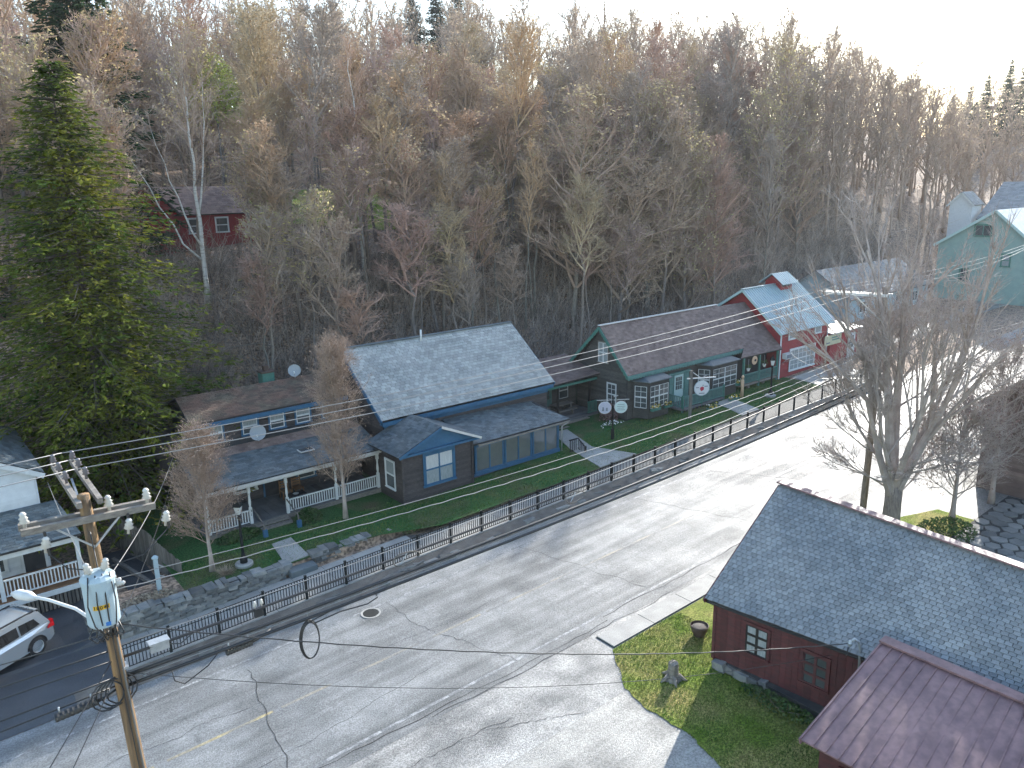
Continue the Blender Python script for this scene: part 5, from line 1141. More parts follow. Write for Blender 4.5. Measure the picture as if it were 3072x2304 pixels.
# ------------------------------------------------------------------ buildings further off
zr_ = terrain(24, 80) + .1
RH = gable_house('hillside_house', 'dark red house half hidden by trees on the hillside terrace', 'house', 15.5, 29.5, 76.5, 83, zr_, zr_ + 2.7, zr_ + 5.0, 'u', 'red', 'shingle_brown', exp=.3, wid=.5, trim='green_trim')
for a in (20.0, 23.5, 26.0): window(RH, WV(76.48), a, a + 1.1, zr_ + .9, zr_ + 2.2, 'white', 'glass', 1, 2, .1)
b = MB(); b.prism([(17.2, 75.0, zr_ + 2.7), (22.2, 75.0, zr_ + 2.7), (19.7, 75.0, zr_ + 5.4)], (0, 5, 0)); b.build('front_gable', M['red'], RH)
roof_plane(RH, [(16.9, 79.8, zr_ + 2.6), (16.9, 74.7, zr_ + 2.6), (19.7, 74.7, zr_ + 5.6), (19.7, 79.8, zr_ + 5.6)], M['straw'], .3, .5, pname='shingle'); roof_plane(RH, [(22.5, 74.7, zr_ + 2.6), (22.5, 79.8, zr_ + 2.6), (19.7, 79.8, zr_ + 5.6), (19.7, 74.7, zr_ + 5.6)], M['shingle_brown'], .3, .5, pname='shingle')
BOX(RH, 'porch_wall', M['red'], 17.6, 21.9, 75.2, 76.48, zr_ - 1, zr_ + 2.69)
TH = gable_house('teal_house', 'pale sage green gabled house at the right edge beyond the forecourt', 'house', 100, 114, 31.6, 42.1, 2.2, 8.9, 12.75, 'u', 'teal_wall', 'tin_white', 'sheet', .4, trim='teal_light', ridge_off=-.7)  # white roof colour stands in for sun glare on the slope
window(TH, WU(99.97), 36.5, 38.2, 9.9, 11.1, 'green_trim', 'glass', 2, 1, .14, 'green_trim'); window(TH, WU(99.97), 34.2, 35.0, 6.6, 7.9, 'green_trim', 'glass_milky', 1, 2, .12, 'green_trim'); window(TH, WU(99.97), 38.5, 39.3, 4.6, 6.0, 'green_trim', 'glass', 1, 2, .12, 'green_trim')
BOX(TH, 'corner_board', M['teal_light'], 99.85, 99.95, 31.5, 32.1, 2.2, 8.6)
gable_house('far_house', 'grey house with blue slate roof standing behind the sage house', 'house', 120, 136, 35, 45.6, 3, 10.8, 15.5, 'v', 'white_wall', 'slate_blue', exp=.35, wid=.6)
gable_house('shed', 'small dark roofed shed beside the far slate roof', 'shed', 120, 123, 46.6, 49.6, 4, 12.8, 14.3, 'u', 'white_wall', 'slate_dark', exp=.35, wid=.6)
GB = gable_house('grey_building', 'low blue grey building with grey roof behind the bare maple', 'building', 79, 97, 41.5, 49.5, 1.8, 4.4, 7.0, 'u', 'xfmr', 'slate_dark', exp=.3, wid=.5, trim='galv')
for a in (81, 85, 89, 93): window(GB, WV(41.48), a, a + 1.3, 2.7, 3.8, 'white', 'glass', 2, 1, .1)
rp = thing('loading_ramp', 'grey metal ramp leaning beside the low blue grey building', 'ramp', (74, 40, 1.6)); b = MB(); b.bar((76, 44, 4.4), (72.5, 37.5, 1.6), .5, .12); b.build('plank', M['galv'], rp)
for y, z in ((43, 3.9), (40, 2.6)): BAR(rp, 'support', M['galv'], (72.5 + (y - 37.5) * .54, y, 1.4), (72.5 + (y - 37.5) * .54, y, z), .12)
BB = gable_house('brown_building', 'brown shingled building at the right edge behind the bare trees', 'building', 44.3, 58, 7.2, 15.3, .8, 5.5, 8.6, 'u', 'shingle_brown', 'shingle_moss', exp=.3, wid=.5, trim='old_wood')
siding(BB, WU(44.3), 7.3, 15.2, .9, 5.5, M['shingle_brown'], .2)
# flagstone yard
fy = strip('flagstone_yard', M['mortar'], 33, 44, 6.5, 13.6, lambda u, v: road_z(u), lift=.09)
for i in range(15):
    for j in range(11):
        x, y = 33.3 + i * .72 + (j % 2) * .36 + R.uniform(-.1, .1), 7.0 + j * .62 + R.uniform(-.08, .08); n = 6; rr_ = [R.uniform(.33, .45) for _ in range(n)]
        b = MB(); b.prism([(x + rr_[k] * math.cos(k * 1.047 + .5), y + rr_[k] * .92 * math.sin(k * 1.047 + .5), road_z(x) + .08) for k in range(n)], (0, 0, .045 + R.uniform(0, .015))); b.build('flagstone', M['flag'], fy)

# ------------------------------------------------------------------ vegetation generators
def spike(b, p, d, L, r_, rnd=None):
    x = d.orthogonal().normalized() * r_; y = d.cross(x).normalized() * r_
    b.add((p + x, p - x * .5 + y * .87, p - x * .5 - y * .87, p + d * L), ((0, 1, 3), (1, 2, 3), (2, 0, 3)), rnd)
def rdir(r, d, spread):
    return (d + Vector((r.gauss(0, spread), r.gauss(0, spread), r.gauss(0, spread)))).normalized()
def leafq(b, r, p, s, flat=None):
    a = Vector((r.gauss(0, 1), r.gauss(0, 1), r.gauss(0, 1))).normalized(); c = a.orthogonal().normalized()
    b.add((p - a * s, p + c * s * .55, p + a * s, p - c * s * .55), ((0, 1, 2, 3),), r.random())
def gen_decid(seed, h, base, spread, nl=22, n2=7, n3=6, n4=4, up=.6, buds=1.0, tr=.17, bs=.055, gauge=1.0, lean=.03):
    r = random.Random(seed); T = MB(); Cw = MB()
    n = 9; wob = [Vector((r.gauss(0, lean * .4) * h * i / n, r.gauss(0, lean * .4) * h * i / n, h * i / n)) for i in range(n + 1)]
    T.tube(wob, [tr * (1 - .93 * (i / n)) + (.05 if i == 0 else 0) for i in range(n + 1)], 7)
    def at(t): k = min(n - 1, int(t * n)); return wob[k].lerp(wob[k + 1], t * n - k)
    UP = Vector((0, 0, 1))
    for i in range(nl):
        t = base + (.97 - base) * ((i + r.random()) / nl) ** .9; p = at(t); az = i * 2.4 + r.uniform(-.5, .5)
        el = up + .45 * t + r.uniform(-.2, .2); d = Vector((math.cos(az) * math.cos(el), math.sin(az) * math.cos(el), math.sin(el)))
        q = (t - base) / (1 - base)
        L = spread * (.62 + .75 * q - 1.15 * q * q) * r.uniform(.75, 1.25) + .35
        pts = [p]; dd = d
        for k in range(3): dd = (rdir(r, dd, .12) + UP * .12).normalized(); pts.append(pts[-1] + dd * L / 3)
        r0 = gauge * (.012 + .011 * L); Cw.tube(pts, [r0, r0 * .75, r0 * .5, r0 * .25], 4, cap=False)
        for j in range(n2):
            s = .18 + .82 * (j + r.random()) / n2; k = min(2, int(s * 3)); p2 = pts[k].lerp(pts[k + 1], s * 3 - k)
            d2 = (rdir(r, (pts[k + 1] - pts[k]).normalized(), .55) + UP * .18).normalized(); L2 = L * r.uniform(.28, .5) * (1.15 - .5 * s) + .25
            m2 = p2 + d2 * L2 * .5; e2 = m2 + (d2 + UP * .2).normalized() * L2 * .5
            Cw.tube([p2, m2, e2], [gauge * .016, gauge * .011, gauge * .005], 3, cap=False)
            for k3 in range(n3):
                s3 = .15 + .85 * r.random(); p3 = p2.lerp(m2, s3 * 2) if s3 < .5 else m2.lerp(e2, s3 * 2 - 1)
                d3 = (rdir(r, d2, .5) + UP * .2).normalized(); L3 = L2 * r.uniform(.35, .65) + .12; spike(Cw, p3, d3, L3, gauge * .010)
                for k4 in range(n4):
                    p4 = p3 + d3 * L3 * r.uniform(.2, .95); d4 = (rdir(r, d3, .5) + UP * .1).normalized(); L4 = L3 * r.uniform(.35, .8) + .08
                    spike(Cw, p4, d4, L4, gauge * .0075)
                    if r.random() < buds:
                        Cw.mi = 1; leafq(Cw, r, p4 + d4 * L4 * r.uniform(.5, 1), bs * r.uniform(.6, 1.3)); Cw.mi = 0
    return T, Cw
def branch(b, r, p, d, L, rad0, depth, twig, gauge=1.0, fan=4, upb=.12, nseg=3):
    UP = Vector((0, 0, 1)); pts = [p]; dd = d
    for k in range(nseg): dd = (rdir(r, dd, .055) + UP * upb * .5).normalized(); pts.append(pts[-1] + dd * L / nseg)
    b.tube(pts, [rad0 * (1 - .6 * k / nseg) for k in range(nseg + 1)], 6 if depth > 3 else (4 if depth > 1 else 3), cap=False)
    if depth == 0: return
    for j in range(fan):
        s = .3 + .7 * (j + r.random() * .9) / fan; k = min(nseg - 1, int(s * nseg)); p2 = pts[k].lerp(pts[k + 1], s * nseg - k)
        d2 = (rdir(r, (pts[k + 1] - pts[k]).normalized(), .30) + UP * upb).normalized(); L2 = L * r.uniform(.5, .78)
        if depth == 1:
            for q in range(3): spike(b, p2, rdir(r, d2, .35), L2 * r.uniform(.5, 1.1), .011 * gauge)
            if twig: b.mi = 1; leafq(b, r, p2 + d2 * L2 * .7, .035); leafq(b, r, p2 + d2 * L2 * .4, .03); b.mi = 0
        else: branch(b, r, p2, d2, L2, max(.008, rad0 * r.uniform(.38, .55)), depth - 1, twig, gauge, fan, upb)
def gen_spruce(seed, h, rad_, whorls, per, sprays, size=.30, droop=.5, gap=0.0, topr=1.0, trunk=.33):
    r = random.Random(seed); T = MB(); Cw = MB()
    T.tube([(0, 0, h * i / 8) for i in range(9)], [trunk * (1 - .96 * i / 8) for i in range(9)], 9)
    for w in range(whorls):
        t = .05 + .94 * (w + r.uniform(-.3, .3)) / whorls; z = h * t; base_a = r.uniform(0, 6.28)
        Lw = rad_ * ((1 - t) ** .80) * (1.0 if t > .12 else .75 + 2 * t) + .18
        for k in range(per):
            if r.random() < gap: continue
            a = base_a + k * 6.283 / per + r.uniform(-.3, .3); L = Lw * r.uniform(.5, 1.2); out = Vector((math.cos(a), math.sin(a), 0)); side = Vector((-out.y, out.x, 0))
            rise = .30 * topr * (t - .25)
            f = lambda s: Vector((0, 0, z)) + out * L * s + Vector((0, 0, L * (rise * s - droop * (s * s) * .45 + .16 * max(0, s - .7))))
            Cw.mi = 1; Cw.tube([f(0), f(.5), f(1)], [.045, .028, .008], 3, cap=False); Cw.mi = 0
            ns = max(8, int(sprays * L / rad_))
            for q in range(ns):
                s = .10 + .92 * (q + r.random()) / ns; c = f(min(s, 1.02)); ww = L * .30 * (1 - s * .72) * r.uniform(-1, 1); sgn = 1 if ww > 0 else -1
                c = c + side * ww + Vector((0, 0, -abs(ww) * .30 + r.uniform(-.34, .16)))
                d = (out * r.uniform(.5, 1) + side * sgn * r.uniform(.2, 1.0) + Vector((0, 0, r.uniform(-.55, .15)))).normalized(); sz = size * r.uniform(.6, 1.3)
                wv = d.cross(Vector((r.gauss(0, .4), r.gauss(0, .4), 1))).normalized() * sz * .22; hang = Vector((0, 0, -sz * .12))
                Cw.add((c - d * sz * .3, c + wv + hang, c + d * sz * .8, c - wv + hang), ((0, 1, 2), (0, 2, 3)), r.random())
                if q % 2: d = (d + side * -sgn * 1.1).normalized(); Cw.add((c, c + wv * .8 + d * sz * .3, c + d * sz * .75, c - wv * .8 + d * sz * .3), ((0, 1, 2, 3),), r.random())
    return T, Cw
def plant(name, label, cat, loc, T, Cw, mt, mc, group=None, scale=1.0, rz2=0.0):
    t = thing(name, label, cat, loc, group); t.scale = (scale,) * 3; t.rotation_euler = (0, 0, rz2)
    for nme, me in (('trunk', T), ('crown', Cw)):
        o = bpy.data.objects.new(nme, me); COL.objects.link(o); o.parent = t
    return t
def MT(pair, mt, mc):
    return pair[0].mesh('trunk', mt, smooth=True), pair[1].mesh('crown', mc)

# big spruce, second pine, conifers on the skyline
tm, cm = MT(gen_spruce(3, 23.2, 9.0, 62, 11, 100, .36, .42), M['dark_bark'], [M['needle'], M['dark_bark']])
plant('spruce_tree', 'huge sunlit green spruce towering over the left houses', 'tree', (8.4, 46.0, .4), tm, cm, None, None)
tm2, cm2 = MT(gen_spruce(5, 27, 6.0, 50, 9, 100, .5, .30, .15, 1.2), M['dark_bark'], [M['needle_dark'], M['dark_bark']])
plant('pine_tree', 'dark ragged pine rising behind the tip of the big spruce', 'tree', (13.9, 66, terrain(13.9, 66)), tm2, cm2, None, None)
plant('pine_tree', 'dark pine at the far left edge beside the big spruce', 'tree', (3.0, 62, terrain(3, 62)), tm2, cm2, None, None, scale=.72, rz2=2)
def dxy(az_deg, d): a = AZ + rad(az_deg); return d * math.cos(a), d * math.sin(a)
CON = 'dark conifers on the skyline'
def conif(px, dist, sc_, label):
    a = AZ - math.atan((px - 1106) / 1756.0); u_, v_ = dist * math.cos(a), dist * math.sin(a); plant('pine_tree', label, 'tree', (u_, v_, terrain(u_, v_) - .5), tm2, cm2, None, None, CON, sc_, R.uniform(0, 6))
conif(915, 158, .80, 'left dark conifer poking above the bare skyline trees'); conif(965, 160, .86, 'middle dark conifer poking above the bare skyline trees'); conif(1010, 156, .80, 'right dark conifer poking above the bare skyline trees')
for i, (px, ds, s_) in enumerate(((2050, 270, .62), (2085, 265, .70), (2120, 262, .78), (2165, 270, .85), (2195, 262, .80), (2100, 230, .6))): conif(px, ds, s_, 'blue green conifer on the far ridge at the right, %s' % ('leftmost', 'second from left', 'third from left', 'tallest clump left', 'tallest clump right', 'lower one in front')[i])
# birches with white stems
def birch(u_, v_, label, seed, h, forks):
    T, Cw = gen_decid(seed, h, .38, 2.6, 22, 7, 5, 3, .55, .25, .19, gauge=1.25)
    r = random.Random(seed)
    for (z, dx, dy, L) in forks: 
        w1 = [Vector((dx * (q / 7) ** .8 + r.gauss(0, .10) * (q > 0), dy * (q / 7) ** .8 + r.gauss(0, .10) * (q > 0), z + L * q / 7)) for q in range(8)]; T.tube(w1, [.085 * (1 - q / 7.6) for q in range(8)], 6)
        for q in range(3, 8):
            for k_ in range(3): branch(Cw, r, w1[q], rdir(r, Vector((dx * .2, dy * .2, 1)).normalized(), .5), 1.5, .022, 2, False, 1.4, 3, .1)
    m1, m2 = MT((T, Cw), M['birch'], [M['twig'], M['bud']]); plant('birch_tree', label, 'tree', (u_, v_, terrain(u_, v_) - .1), m1, m2, None, None)
birch(18.4, 57.5, 'white forked birch in front of the red hillside house', 21, 17.5, ((4, -2.4, .4, 8), (6, 1.2, -.6, 9), (3, -4.5, 1.2, 9))); birch(31.6, 58.5, 'slender pale birch on the bank above the slate roof', 23, 18.5, ((7, .9, .5, 7),))
# yellow-green willow on the terrace
T, Cw = gen_decid(31, 15, .35, 3.6, 20, 6, 4, 2, .7, .2, .2); Cw.mi = 1; r_ = random.Random(5)
for _ in range(5200):
    a = r_.uniform(0, 6.28); q = r_.random() ** .5 * 3.2; z = 7.5 + 8 * (1 - (q / 3.3) ** 2) ** .5 * r_.random() ** .5; p = Vector((q * math.cos(a), q * math.sin(a), z)); leafq(Cw, r_, p, r_.uniform(.10, .2))
m1, m2 = MT((T, Cw), M['bark'], [M['twig'], M['willow']]); wu, wv = 33.4, 94; plant('willow_tree', 'bright yellow green leafing tree among the bare hillside trees', 'tree', (wu, wv, terrain(wu, wv) - .2), m1, m2, None, None)
# pear trees in the front garden
PT = gen_decid(41, 6.0, .20, 1.55, 46, 8, 6, 4, .75, .35, .10, .04, .62); m1, m2 = MT(PT, M['maple_twig'], [M['pear_twig'], M['pear_twig']]); plant('pear_tree', 'small twiggy tan tree left of the porch steps by the stone wall', 'tree', (9.5, 33.4, .40), m1, m2, None, None)
PT = gen_decid(43, 8.6, .16, 2.0, 54, 8, 6, 4, .8, .35, .11, .04, .66); m1, m2 = MT(PT, M['maple_twig'], [M['pear_twig'], M['pear_twig']]); plant('pear_tree', 'tall twiggy tan tree in front of the porch beside the slate roof', 'tree', (16.75, 34.7, .34), m1, m2, None, None)
# big bare maple, right
mp_ = thing('maple_tree', 'large bare multi stemmed maple by the far utility pole', 'tree', (36.2, 16.0, road_z(36))); T = MB(); Cw = MB(); r_ = random.Random(77)
o0 = Vector((36.2, 16.0, road_z(36) - .2)); T.tube([o0, o0 + Vector((0, 0, .5)), o0 + Vector((.05, 0, 1.6)), o0 + Vector((.1, .05, 2.6))], [.56, .42, .38, .40], 14)
for i, (dx, dy, L, r0) in enumerate(((-.42, .30, 4.2, .22), (-.12, .12, 5.6, .30), (.35, .30, 5.2, .26), (.15, -.4, 5.2, .25), (.65, -.25, 4.8, .2), (-.35, -.35, 4.4, .18), (.75, .55, 4.4, .16), (-.6, .05, 3.0, .13), (-.3, .6, 3.0, .12))):
    branch(Cw, r_, o0 + Vector((dx * .3, dy * .3, 2.0 + .1 * i)), Vector((dx, dy, 1.15)).normalized(), L * 1.22, r0, 4, True, 1.2, 4, .08)
for i in range(10):
    a = i * .9; d = Vector((math.cos(a), math.sin(a), .35)).normalized(); branch(Cw, r_, o0 + Vector((0, 0, 1.6 + .28 * i)) + d * .3, d, 2.4, .05, 3, True, 1.2, 4, .10)
T.build('trunk', M['bark'], mp_, smooth=True); Cw.build('crown', [M['maple_twig'], M['red_bud']], mp_)
# smaller reddish trees near the brown building
for i, (u_, v_, h_, lb) in enumerate(((42.6, 13.9, 7.5, 'reddish twiggy tree against the brown shingled building'), (39.2, 14.4, 5.0, 'small thin trunked tree between maple and brown building'))):
    m1, m2 = MT(gen_decid(51 + i, h_, .18, 3.0, 30, 8, 6, 4, .35, .5, .14, .05, 1.0), M['maple_twig'], [M['maple_twig'], M['red_bud']]); plant('ornamental_tree', lb, 'tree', (u_, v_, road_z(u_)), m1, m2, None, None)
# shrubs
def shrub(name, label, u_, v_, z_, rx, ry, h_, m, n=900, s=.07):
    t = thing(name, label, 'shrub', (u_, v_, z_)); b = MB(); r = random.Random(int(u_ * 100))
    for _ in range(n):
        a = r.uniform(0, 6.28); q = r.random() ** .5; p = Vector((u_ + rx * q * math.cos(a), v_ + ry * q * math.sin(a), z_ + h_ * (1 - .6 * q * q) * r.random() ** .6)); leafq(b, r, p, s * r.uniform(.6, 1.4))
    b.build('foliage', M[m], t); b = MB()
    for k in range(9): a = k * .7; b.tube([(u_, v_, z_ - .05), (u_ + rx * .6 * math.cos(a), v_ + ry * .6 * math.sin(a), z_ + h_ * .7)], [.012, .004], 4)
    b.build('stem', M['bark'], t)
shrub('shrub', 'low green shrub beneath the porch railing left of the steps', 11.7, 35.9, .4, 1.1, .5, .45, 'leaf', 1400); shrub('shrub', 'low green shrub to the right of the porch steps', 15.2, 35.7, .36, .7, .6, .7, 'leaf', 900)
shrub('shrub', 'rounded green shrub at the foot of the big maple', 37.4, 13.9, .45, 1.7, 1.2, .55, 'leaf', 1100); shrub('shrub', 'reddish brown bush at the cottage corner by the deck steps', 38.0, 36.6, .8, .7, .6, 1.3, 'red_bud', 1000); shrub('shrub', 'yellowish dry plants on top of the stone wall end', 6.6, 32.4, .45, 1.1, .6, .25, 'straw', 700, .06); shrub('shrub', 'dark leafy plants along the barn foundation', 20.75, 12.0, .0, .35, 1.6, .45, 'leaf', 800, .06); shrub('shrub', 'white flowering plants at the cottage corner', 37.3, 35.7, .78, 1.2, .3, .3, 'flower_w', 60, .06)
t = thing('grass_clump', 'straw coloured cut back grass clump on the lawn near the stone wall', 'plant', (9.9, 32.75, .42)); b = MB()
for _ in range(260): a = R.uniform(0, 6.28); d = Vector((math.cos(a), math.sin(a), R.uniform(.1, .9))).normalized(); spike(b, Vector((9.9 + R.uniform(-.2, .2), 32.75 + R.uniform(-.15, .15), .42)), d, R.uniform(.3, .65), .012)
b.build('blades', M['straw'], t)
# grass blades
def inpoly(x, y, P):
    c = False
    for i in range(len(P)):
        x1, y1 = P[i]; x2, y2 = P[i - 1]
        if (y1 > y) != (y2 > y) and x < (x2 - x1) * (y - y1) / (y2 - y1) + x1: c = not c
    return c
def blades(n, region, zf, hmin, hmax, name, m):
    b = MB(); k = 0
    while k < n:
        x, y = region(); z = zf(x, y); a = R.uniform(0, 6.28); h = R.uniform(hmin, hmax); dx, dy = math.cos(a) * .012, math.sin(a) * .012
        b.add(((x - dx, y - dy, z), (x + dx, y + dy, z), (x + R.gauss(0, .03), y + R.gauss(0, .03), z + h)), ((0, 1, 2),)); k += 1
    b.build(name, m, kind='stuff')
def reg_barn():
    while True:
        x, y = R.uniform(16.4, 23), R.uniform(8, 18.15)
        if inpoly(x, y, BL) and not (x > wl(y) - .05 and y < 15.1): return x, y
blades(26000, reg_barn, lambda x, y: road_z(x) + .02, .03, .08, 'grass', M['grass'])
def reg_gard():
    while True:
        x = R.uniform(8.2, 55); y = R.uniform(30.9, 35)
        if y > 31.9 or x > 18: 
            if not (19.8 < x < 31.8 and y > 34.1): return x, y
blades(26000, reg_gard, lambda x, y: garden(x) - .02, .04, .14, 'grass', M['grass'])
# brush and saplings on the bank
b = MB(); r_ = random.Random(9)
for _ in range(7000):
    u_ = r_.uniform(8, 108); v_ = 46 + 17 * r_.random(); z_ = terrain(u_, v_) - .1; big = r_.random() < .25
    for k in range(4):
        d = Vector((r_.gauss(0, .45), r_.gauss(0, .45) - .12, 1)).normalized(); L_ = r_.uniform(1.6, 4.2) if big else r_.uniform(.6, 2.0); p = Vector((u_ + r_.gauss(0, .3), v_ + r_.gauss(0, .3), z_)); rn = r_.random(); g = .026 if big else .021
        spike(b, p, d, L_, g * r_.uniform(.8, 1.4), rn)
        for q in range(4): spike(b, p + d * L_ * r_.uniform(.25, .9), rdir(r_, d, .55), L_ * r_.uniform(.25, .5), .014, rn)
b.build('brush', M['brush'], kind='stuff')
b = MB()
for _ in range(34000):
    u_ = r_.uniform(6, 110); v_ = 45.5 + 40 * r_.random() ** 1.9; leafq(b, r_, Vector((u_, v_, terrain(u_, v_) + r_.uniform(-.02, .06))), r_.uniform(.07, .17))
b.build('fallen_leaves', M['dead_leaf'], kind='stuff')
for i, (a, c, lb) in enumerate((((25, 50, 0), (33, 53, 0), 'long fallen log on the bank behind the slate roof'), ((16, 49, 0), (19, 47.5, 0), 'pale broken branch bent over behind the brown roof'), ((36, 52, 0), (42, 56, 0), 'fallen trunk lying across the bank above the cottage'), ((12, 50, 0), (15.5, 54, 0), 'short log lying beside the spruce'))):
    p = Vector(a); q = Vector(c); p.z = terrain(p.x, p.y) + .25; q.z = terrain(q.x, q.y) + .3; t = thing('fallen_log', lb, 'log', p); TUBE(t, 'trunk', M['old_wood'], [p, p.lerp(q, .5) + Vector((0, 0, .15)), q], [.14, .11, .05], 7); TUBE(t, 'limb', M['old_wood'], [p.lerp(q, .6), p.lerp(q, .75) + Vector((.3, .2, .9))], [.05, .015], 5)

for i in range(16):
    u_, v_ = 13 + i * 3.3 + r_.uniform(-1, 1), r_.uniform(47.8, 57); a_ = r_.uniform(-.9, .9); L_ = r_.uniform(2.5, 6); p = Vector((u_, v_, terrain(u_, v_) + .15)); q = Vector((u_ + L_ * math.cos(a_), v_ + L_ * math.sin(a_) * .5, 0)); q.z = terrain(q.x, q.y) + r_.uniform(.2, 2.2)
    t = thing('fallen_branch', 'dead pale branch fallen among the brush on the bank', 'branch', p, 'dead branches on the bank'); TUBE(t, 'limb', M['old_wood'], [p, p.lerp(q, .4) + Vector((0, 0, .25)), q], [.075, .055, .015], 6)
    for k in range(3): w_ = p.lerp(q, .3 + .2 * k); TUBE(t, 'side_branch', M['old_wood'], [w_, w_ + Vector((r_.uniform(-.6, .6), r_.uniform(-.6, .6), r_.uniform(.4, 1.1)))], [.025, .006], 4)

# ------------------------------------------------------------------ the wood on the hill
VAR = []
for i in range(9):
    h_ = (15, 17, 18, 16, 19, 17, 15, 18, 20)[i]
    VAR.append((h_,) + MT(gen_decid(100 + i, h_, (.14, .2, .18, .12, .22, .16, .1, .2, .2)[i], (4.6, 4.0, 5.0, 4.4, 4.6, 4.9, 4.6, 4.0, 4.8)[i], 26, 7, 5, 3, (.65, .8, .6, .75, .7, .6, .55, .85, .7)[i], (.5, .3, .8, .5, .35, .9, .6, .4, .5)[i], .16, .09, 1.9), M['bark'], [M['twig'], M['bud']]))
SAP = []
for i in range(4): SAP.append((10,) + MT(gen_decid(140 + i, 11 + i, .50, 1.9, 16, 6, 5, 2, .8, .5, .085, .08, 1.6), M['bark'], [M['twig'], M['bud']]))
HIGH = [(17,) + MT(gen_decid(150 + i, 17 + i, .52, 3.6, 20, 7, 5, 3, .7, .45, .15, .09, 1.9), M['bark'], [M['twig'], M['bud']]) for i in range(4)]
cand = []; r_ = random.Random(2024); thA, thB = rad(15), rad(90)
d = 52.0
while d < 300:
    s_ = 3.05 + .008 * d + (.075 * max(0, d - 110)); na = int((thB - thA) * d / s_)
    for k in range(na):
        a = thA + (thB - thA) * (k + r_.uniform(-.1, 1.1)) / na; dd = d + r_.uniform(-.5, .5) * s_; u_, v_ = dd * math.cos(a), dd * math.sin(a)
        if v_ < 47.5 and not (d > 145 and v_ > 46): 
            if not (u_ > 112 and v_ > 52 - 0 * u_): 
                if not (u_ > 150): continue
                if v_ < 36: continue
        if 24 < u_ < 54 and 77.5 < v_ < 94: continue
        if 12 < u_ < 32 and 72.5 < v_ < 86: continue
        if 77 < u_ < 99 and v_ < 51.5: continue
        if 98 < u_ < 142 and v_ < 53.5: continue
        if u_ < 26 and v_ < 60 and r_.random() < .15: continue
        if u_ < 46 and 60 < v_ < 77 and r_.random() < .15: continue
        th_ = math.degrees(math.atan2(v_, u_))
        if 69.8 < th_ < 76.2 and v_ < 76 and r_.random() < .85: continue
        if 65 < th_ < 69 and 56 < v_ < 80 and r_.random() < .35: continue
        if math.hypot(u_ - 7.6, v_ - 47.2) < 4.5: continue
        if dd > (205 if math.atan2(v_, u_) > rad(27) else 290): continue
        cand.append((dd, u_, v_))
    d += s_ * .92
for _ in range(62):
    u_, v_ = r_.uniform(11, 66), r_.uniform(47.5, 58.5)
    if 69.5 < math.degrees(math.atan2(v_, u_)) < 76.2: continue
    cand.append((math.hypot(u_, v_), u_, v_))
for _ in range(60):
    a = rad(r_.uniform(18, 30)); dd = r_.uniform(100, 185); u_, v_ = dd * math.cos(a), dd * math.sin(a)
    if v_ > 54 or u_ > 143: cand.append((dd, u_, v_))
cand.sort(); near = cand[:298]; far = cand[298:]
LB = {'bank': ('thin bare tree on the steep bank directly behind the houses', 'trees on the bank behind the houses'), 'terrace': ('bare tree on the terrace level between bank and hill', 'trees on the hillside terrace'), 'hill': ('bare budding tree in the dense wood up the hill', 'trees in the wood up the hill'), 'right': ('bare tree in the dark wood behind the red barn', 'trees behind the red barn'), 'valley': ('bare tree beyond the sage house at the right', 'trees beyond the sage house')}
for dd, u_, v_ in near:
    th = math.degrees(math.atan2(v_, u_)); z_ = terrain(u_, v_)
    zone = 'valley' if (th < 24) else 'right' if (u_ > 56 and v_ < 68) else 'bank' if v_ < 60 else 'terrace' if v_ < 80 else 'hill'
    if zone == 'bank' and u_ < 66 and r_.random() < .55: hh, m1, m2 = r_.choice(SAP); s = r_.uniform(.8, 1.25)
    else: hh, m1, m2 = r_.choice(HIGH if (zone in ('bank', 'terrace') and u_ < 48) else VAR); s = r_.uniform(.78, 1.08) * ((.80 if u_ < 45 else 1.0) if zone == 'bank' else .95 if zone == 'terrace' else 1.10 if zone == 'right' else 1.0)
    o_ = plant('bare_tree', LB[zone][0], 'tree', (u_, v_, z_ - .15), m1, m2, None, None, LB[zone][1], s, 0)
    wx = r_.uniform(.9, 1.5) * (1.15 if zone == 'bank' else 1); o_.scale = (s * wx, s * wx * r_.uniform(.85, 1.15), s * r_.uniform(.82, 1.08)); o_.rotation_euler = (r_.gauss(0, .055), r_.gauss(0, .055), r_.uniform(0, 6.28))
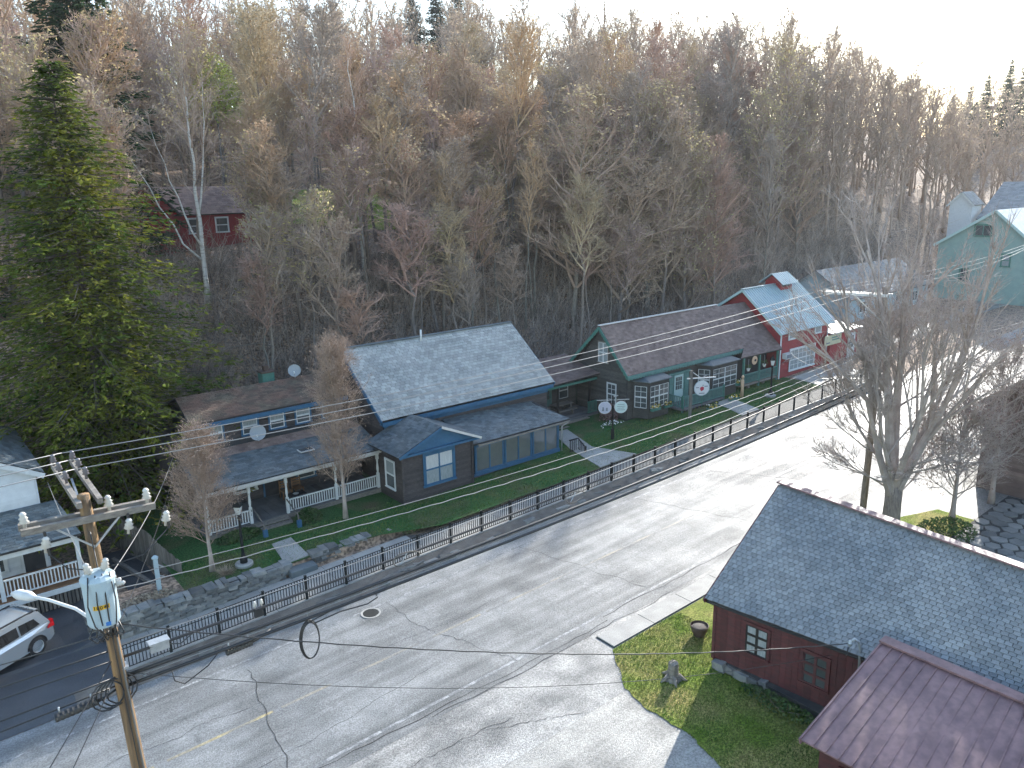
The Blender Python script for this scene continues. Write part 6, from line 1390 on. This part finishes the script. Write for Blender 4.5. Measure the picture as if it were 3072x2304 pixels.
# the rest of the wood, further up and off, as one mass
LOW = []
for i in range(4):
    T, Cw = gen_decid(170 + i, 17, .2, 4.6, 13, 6, 4, 2, .75, .6, .2, .14, 2.7); b = MB(); b.v = T.v + Cw.v; k = len(T.v); b.f = T.f + [tuple(x + k for x in f) for f in Cw.f]; b.r = T.r + Cw.r; b.m = [0] * len(T.f) + Cw.m
    LOW.append((np.array(b.v), b.f, b.r, b.m))
def np_pack(V, F, rr_, mm):
    lens = np.array([len(f) for f in F]); return V, lens, np.array([x for f in F for x in f]), np.array(rr_), np.array(mm)
LOW = [np_pack(*l_) for l_ in LOW]
VV = []; LL = []; II = []; RR = []; MM = []; off = 0
for dd, u_, v_ in far:
    V, lens, idx, rr_, mm = LOW[r_.randrange(4)]; s = r_.uniform(.8, 1.2); a = r_.uniform(0, 6.28); c_, s_ = math.cos(a), math.sin(a)
    P = V * s; VV.append(np.stack((P[:, 0] * c_ - P[:, 1] * s_ + u_, P[:, 0] * s_ + P[:, 1] * c_ + v_, P[:, 2] + terrain(u_, v_) - .2), 1)); LL.append(lens); II.append(idx + off); RR.append(rr_); MM.append(mm); off += len(V)
VV = np.concatenate(VV); LL = np.concatenate(LL); II = np.concatenate(II); RR = np.concatenate(RR); MM = np.concatenate(MM)
me = bpy.data.meshes.new('far_wood'); me.vertices.add(len(VV)); me.vertices.foreach_set('co', VV.ravel()); me.loops.add(len(II)); me.loops.foreach_set('vertex_index', II)
me.polygons.add(len(LL)); me.polygons.foreach_set('loop_start', np.concatenate(([0], np.cumsum(LL)[:-1]))); me.materials.append(M['twig']); me.materials.append(M['bud'])
me.polygons.foreach_set('material_index', MM); me.update(calc_edges=True); at_ = me.attributes.new('rnd', 'FLOAT', 'FACE'); at_.data.foreach_set('value', RR)
fo = bpy.data.objects.new('far_wood', me); COL.objects.link(fo); fo['kind'] = 'stuff'

# ------------------------------------------------------------------ air
hm = bpy.data.materials.new('haze'); hm.use_nodes = True; hn = hm.node_tree; hn.nodes.remove(hn.nodes['Principled BSDF'])
pv_ = hn.nodes.new('ShaderNodeVolumePrincipled'); pv_.inputs['Color'].default_value = (.88, .92, .97, 1); pv_.inputs['Density'].default_value = .0002; pv_.inputs['Anisotropy'].default_value = .3
hn.links.new(pv_.outputs[0], hn.nodes['Material Output'].inputs['Volume'])
b = MB(); b.box(-320, 2100, -260, 2100, -6, 130); b.build('haze', hm, kind='stuff')
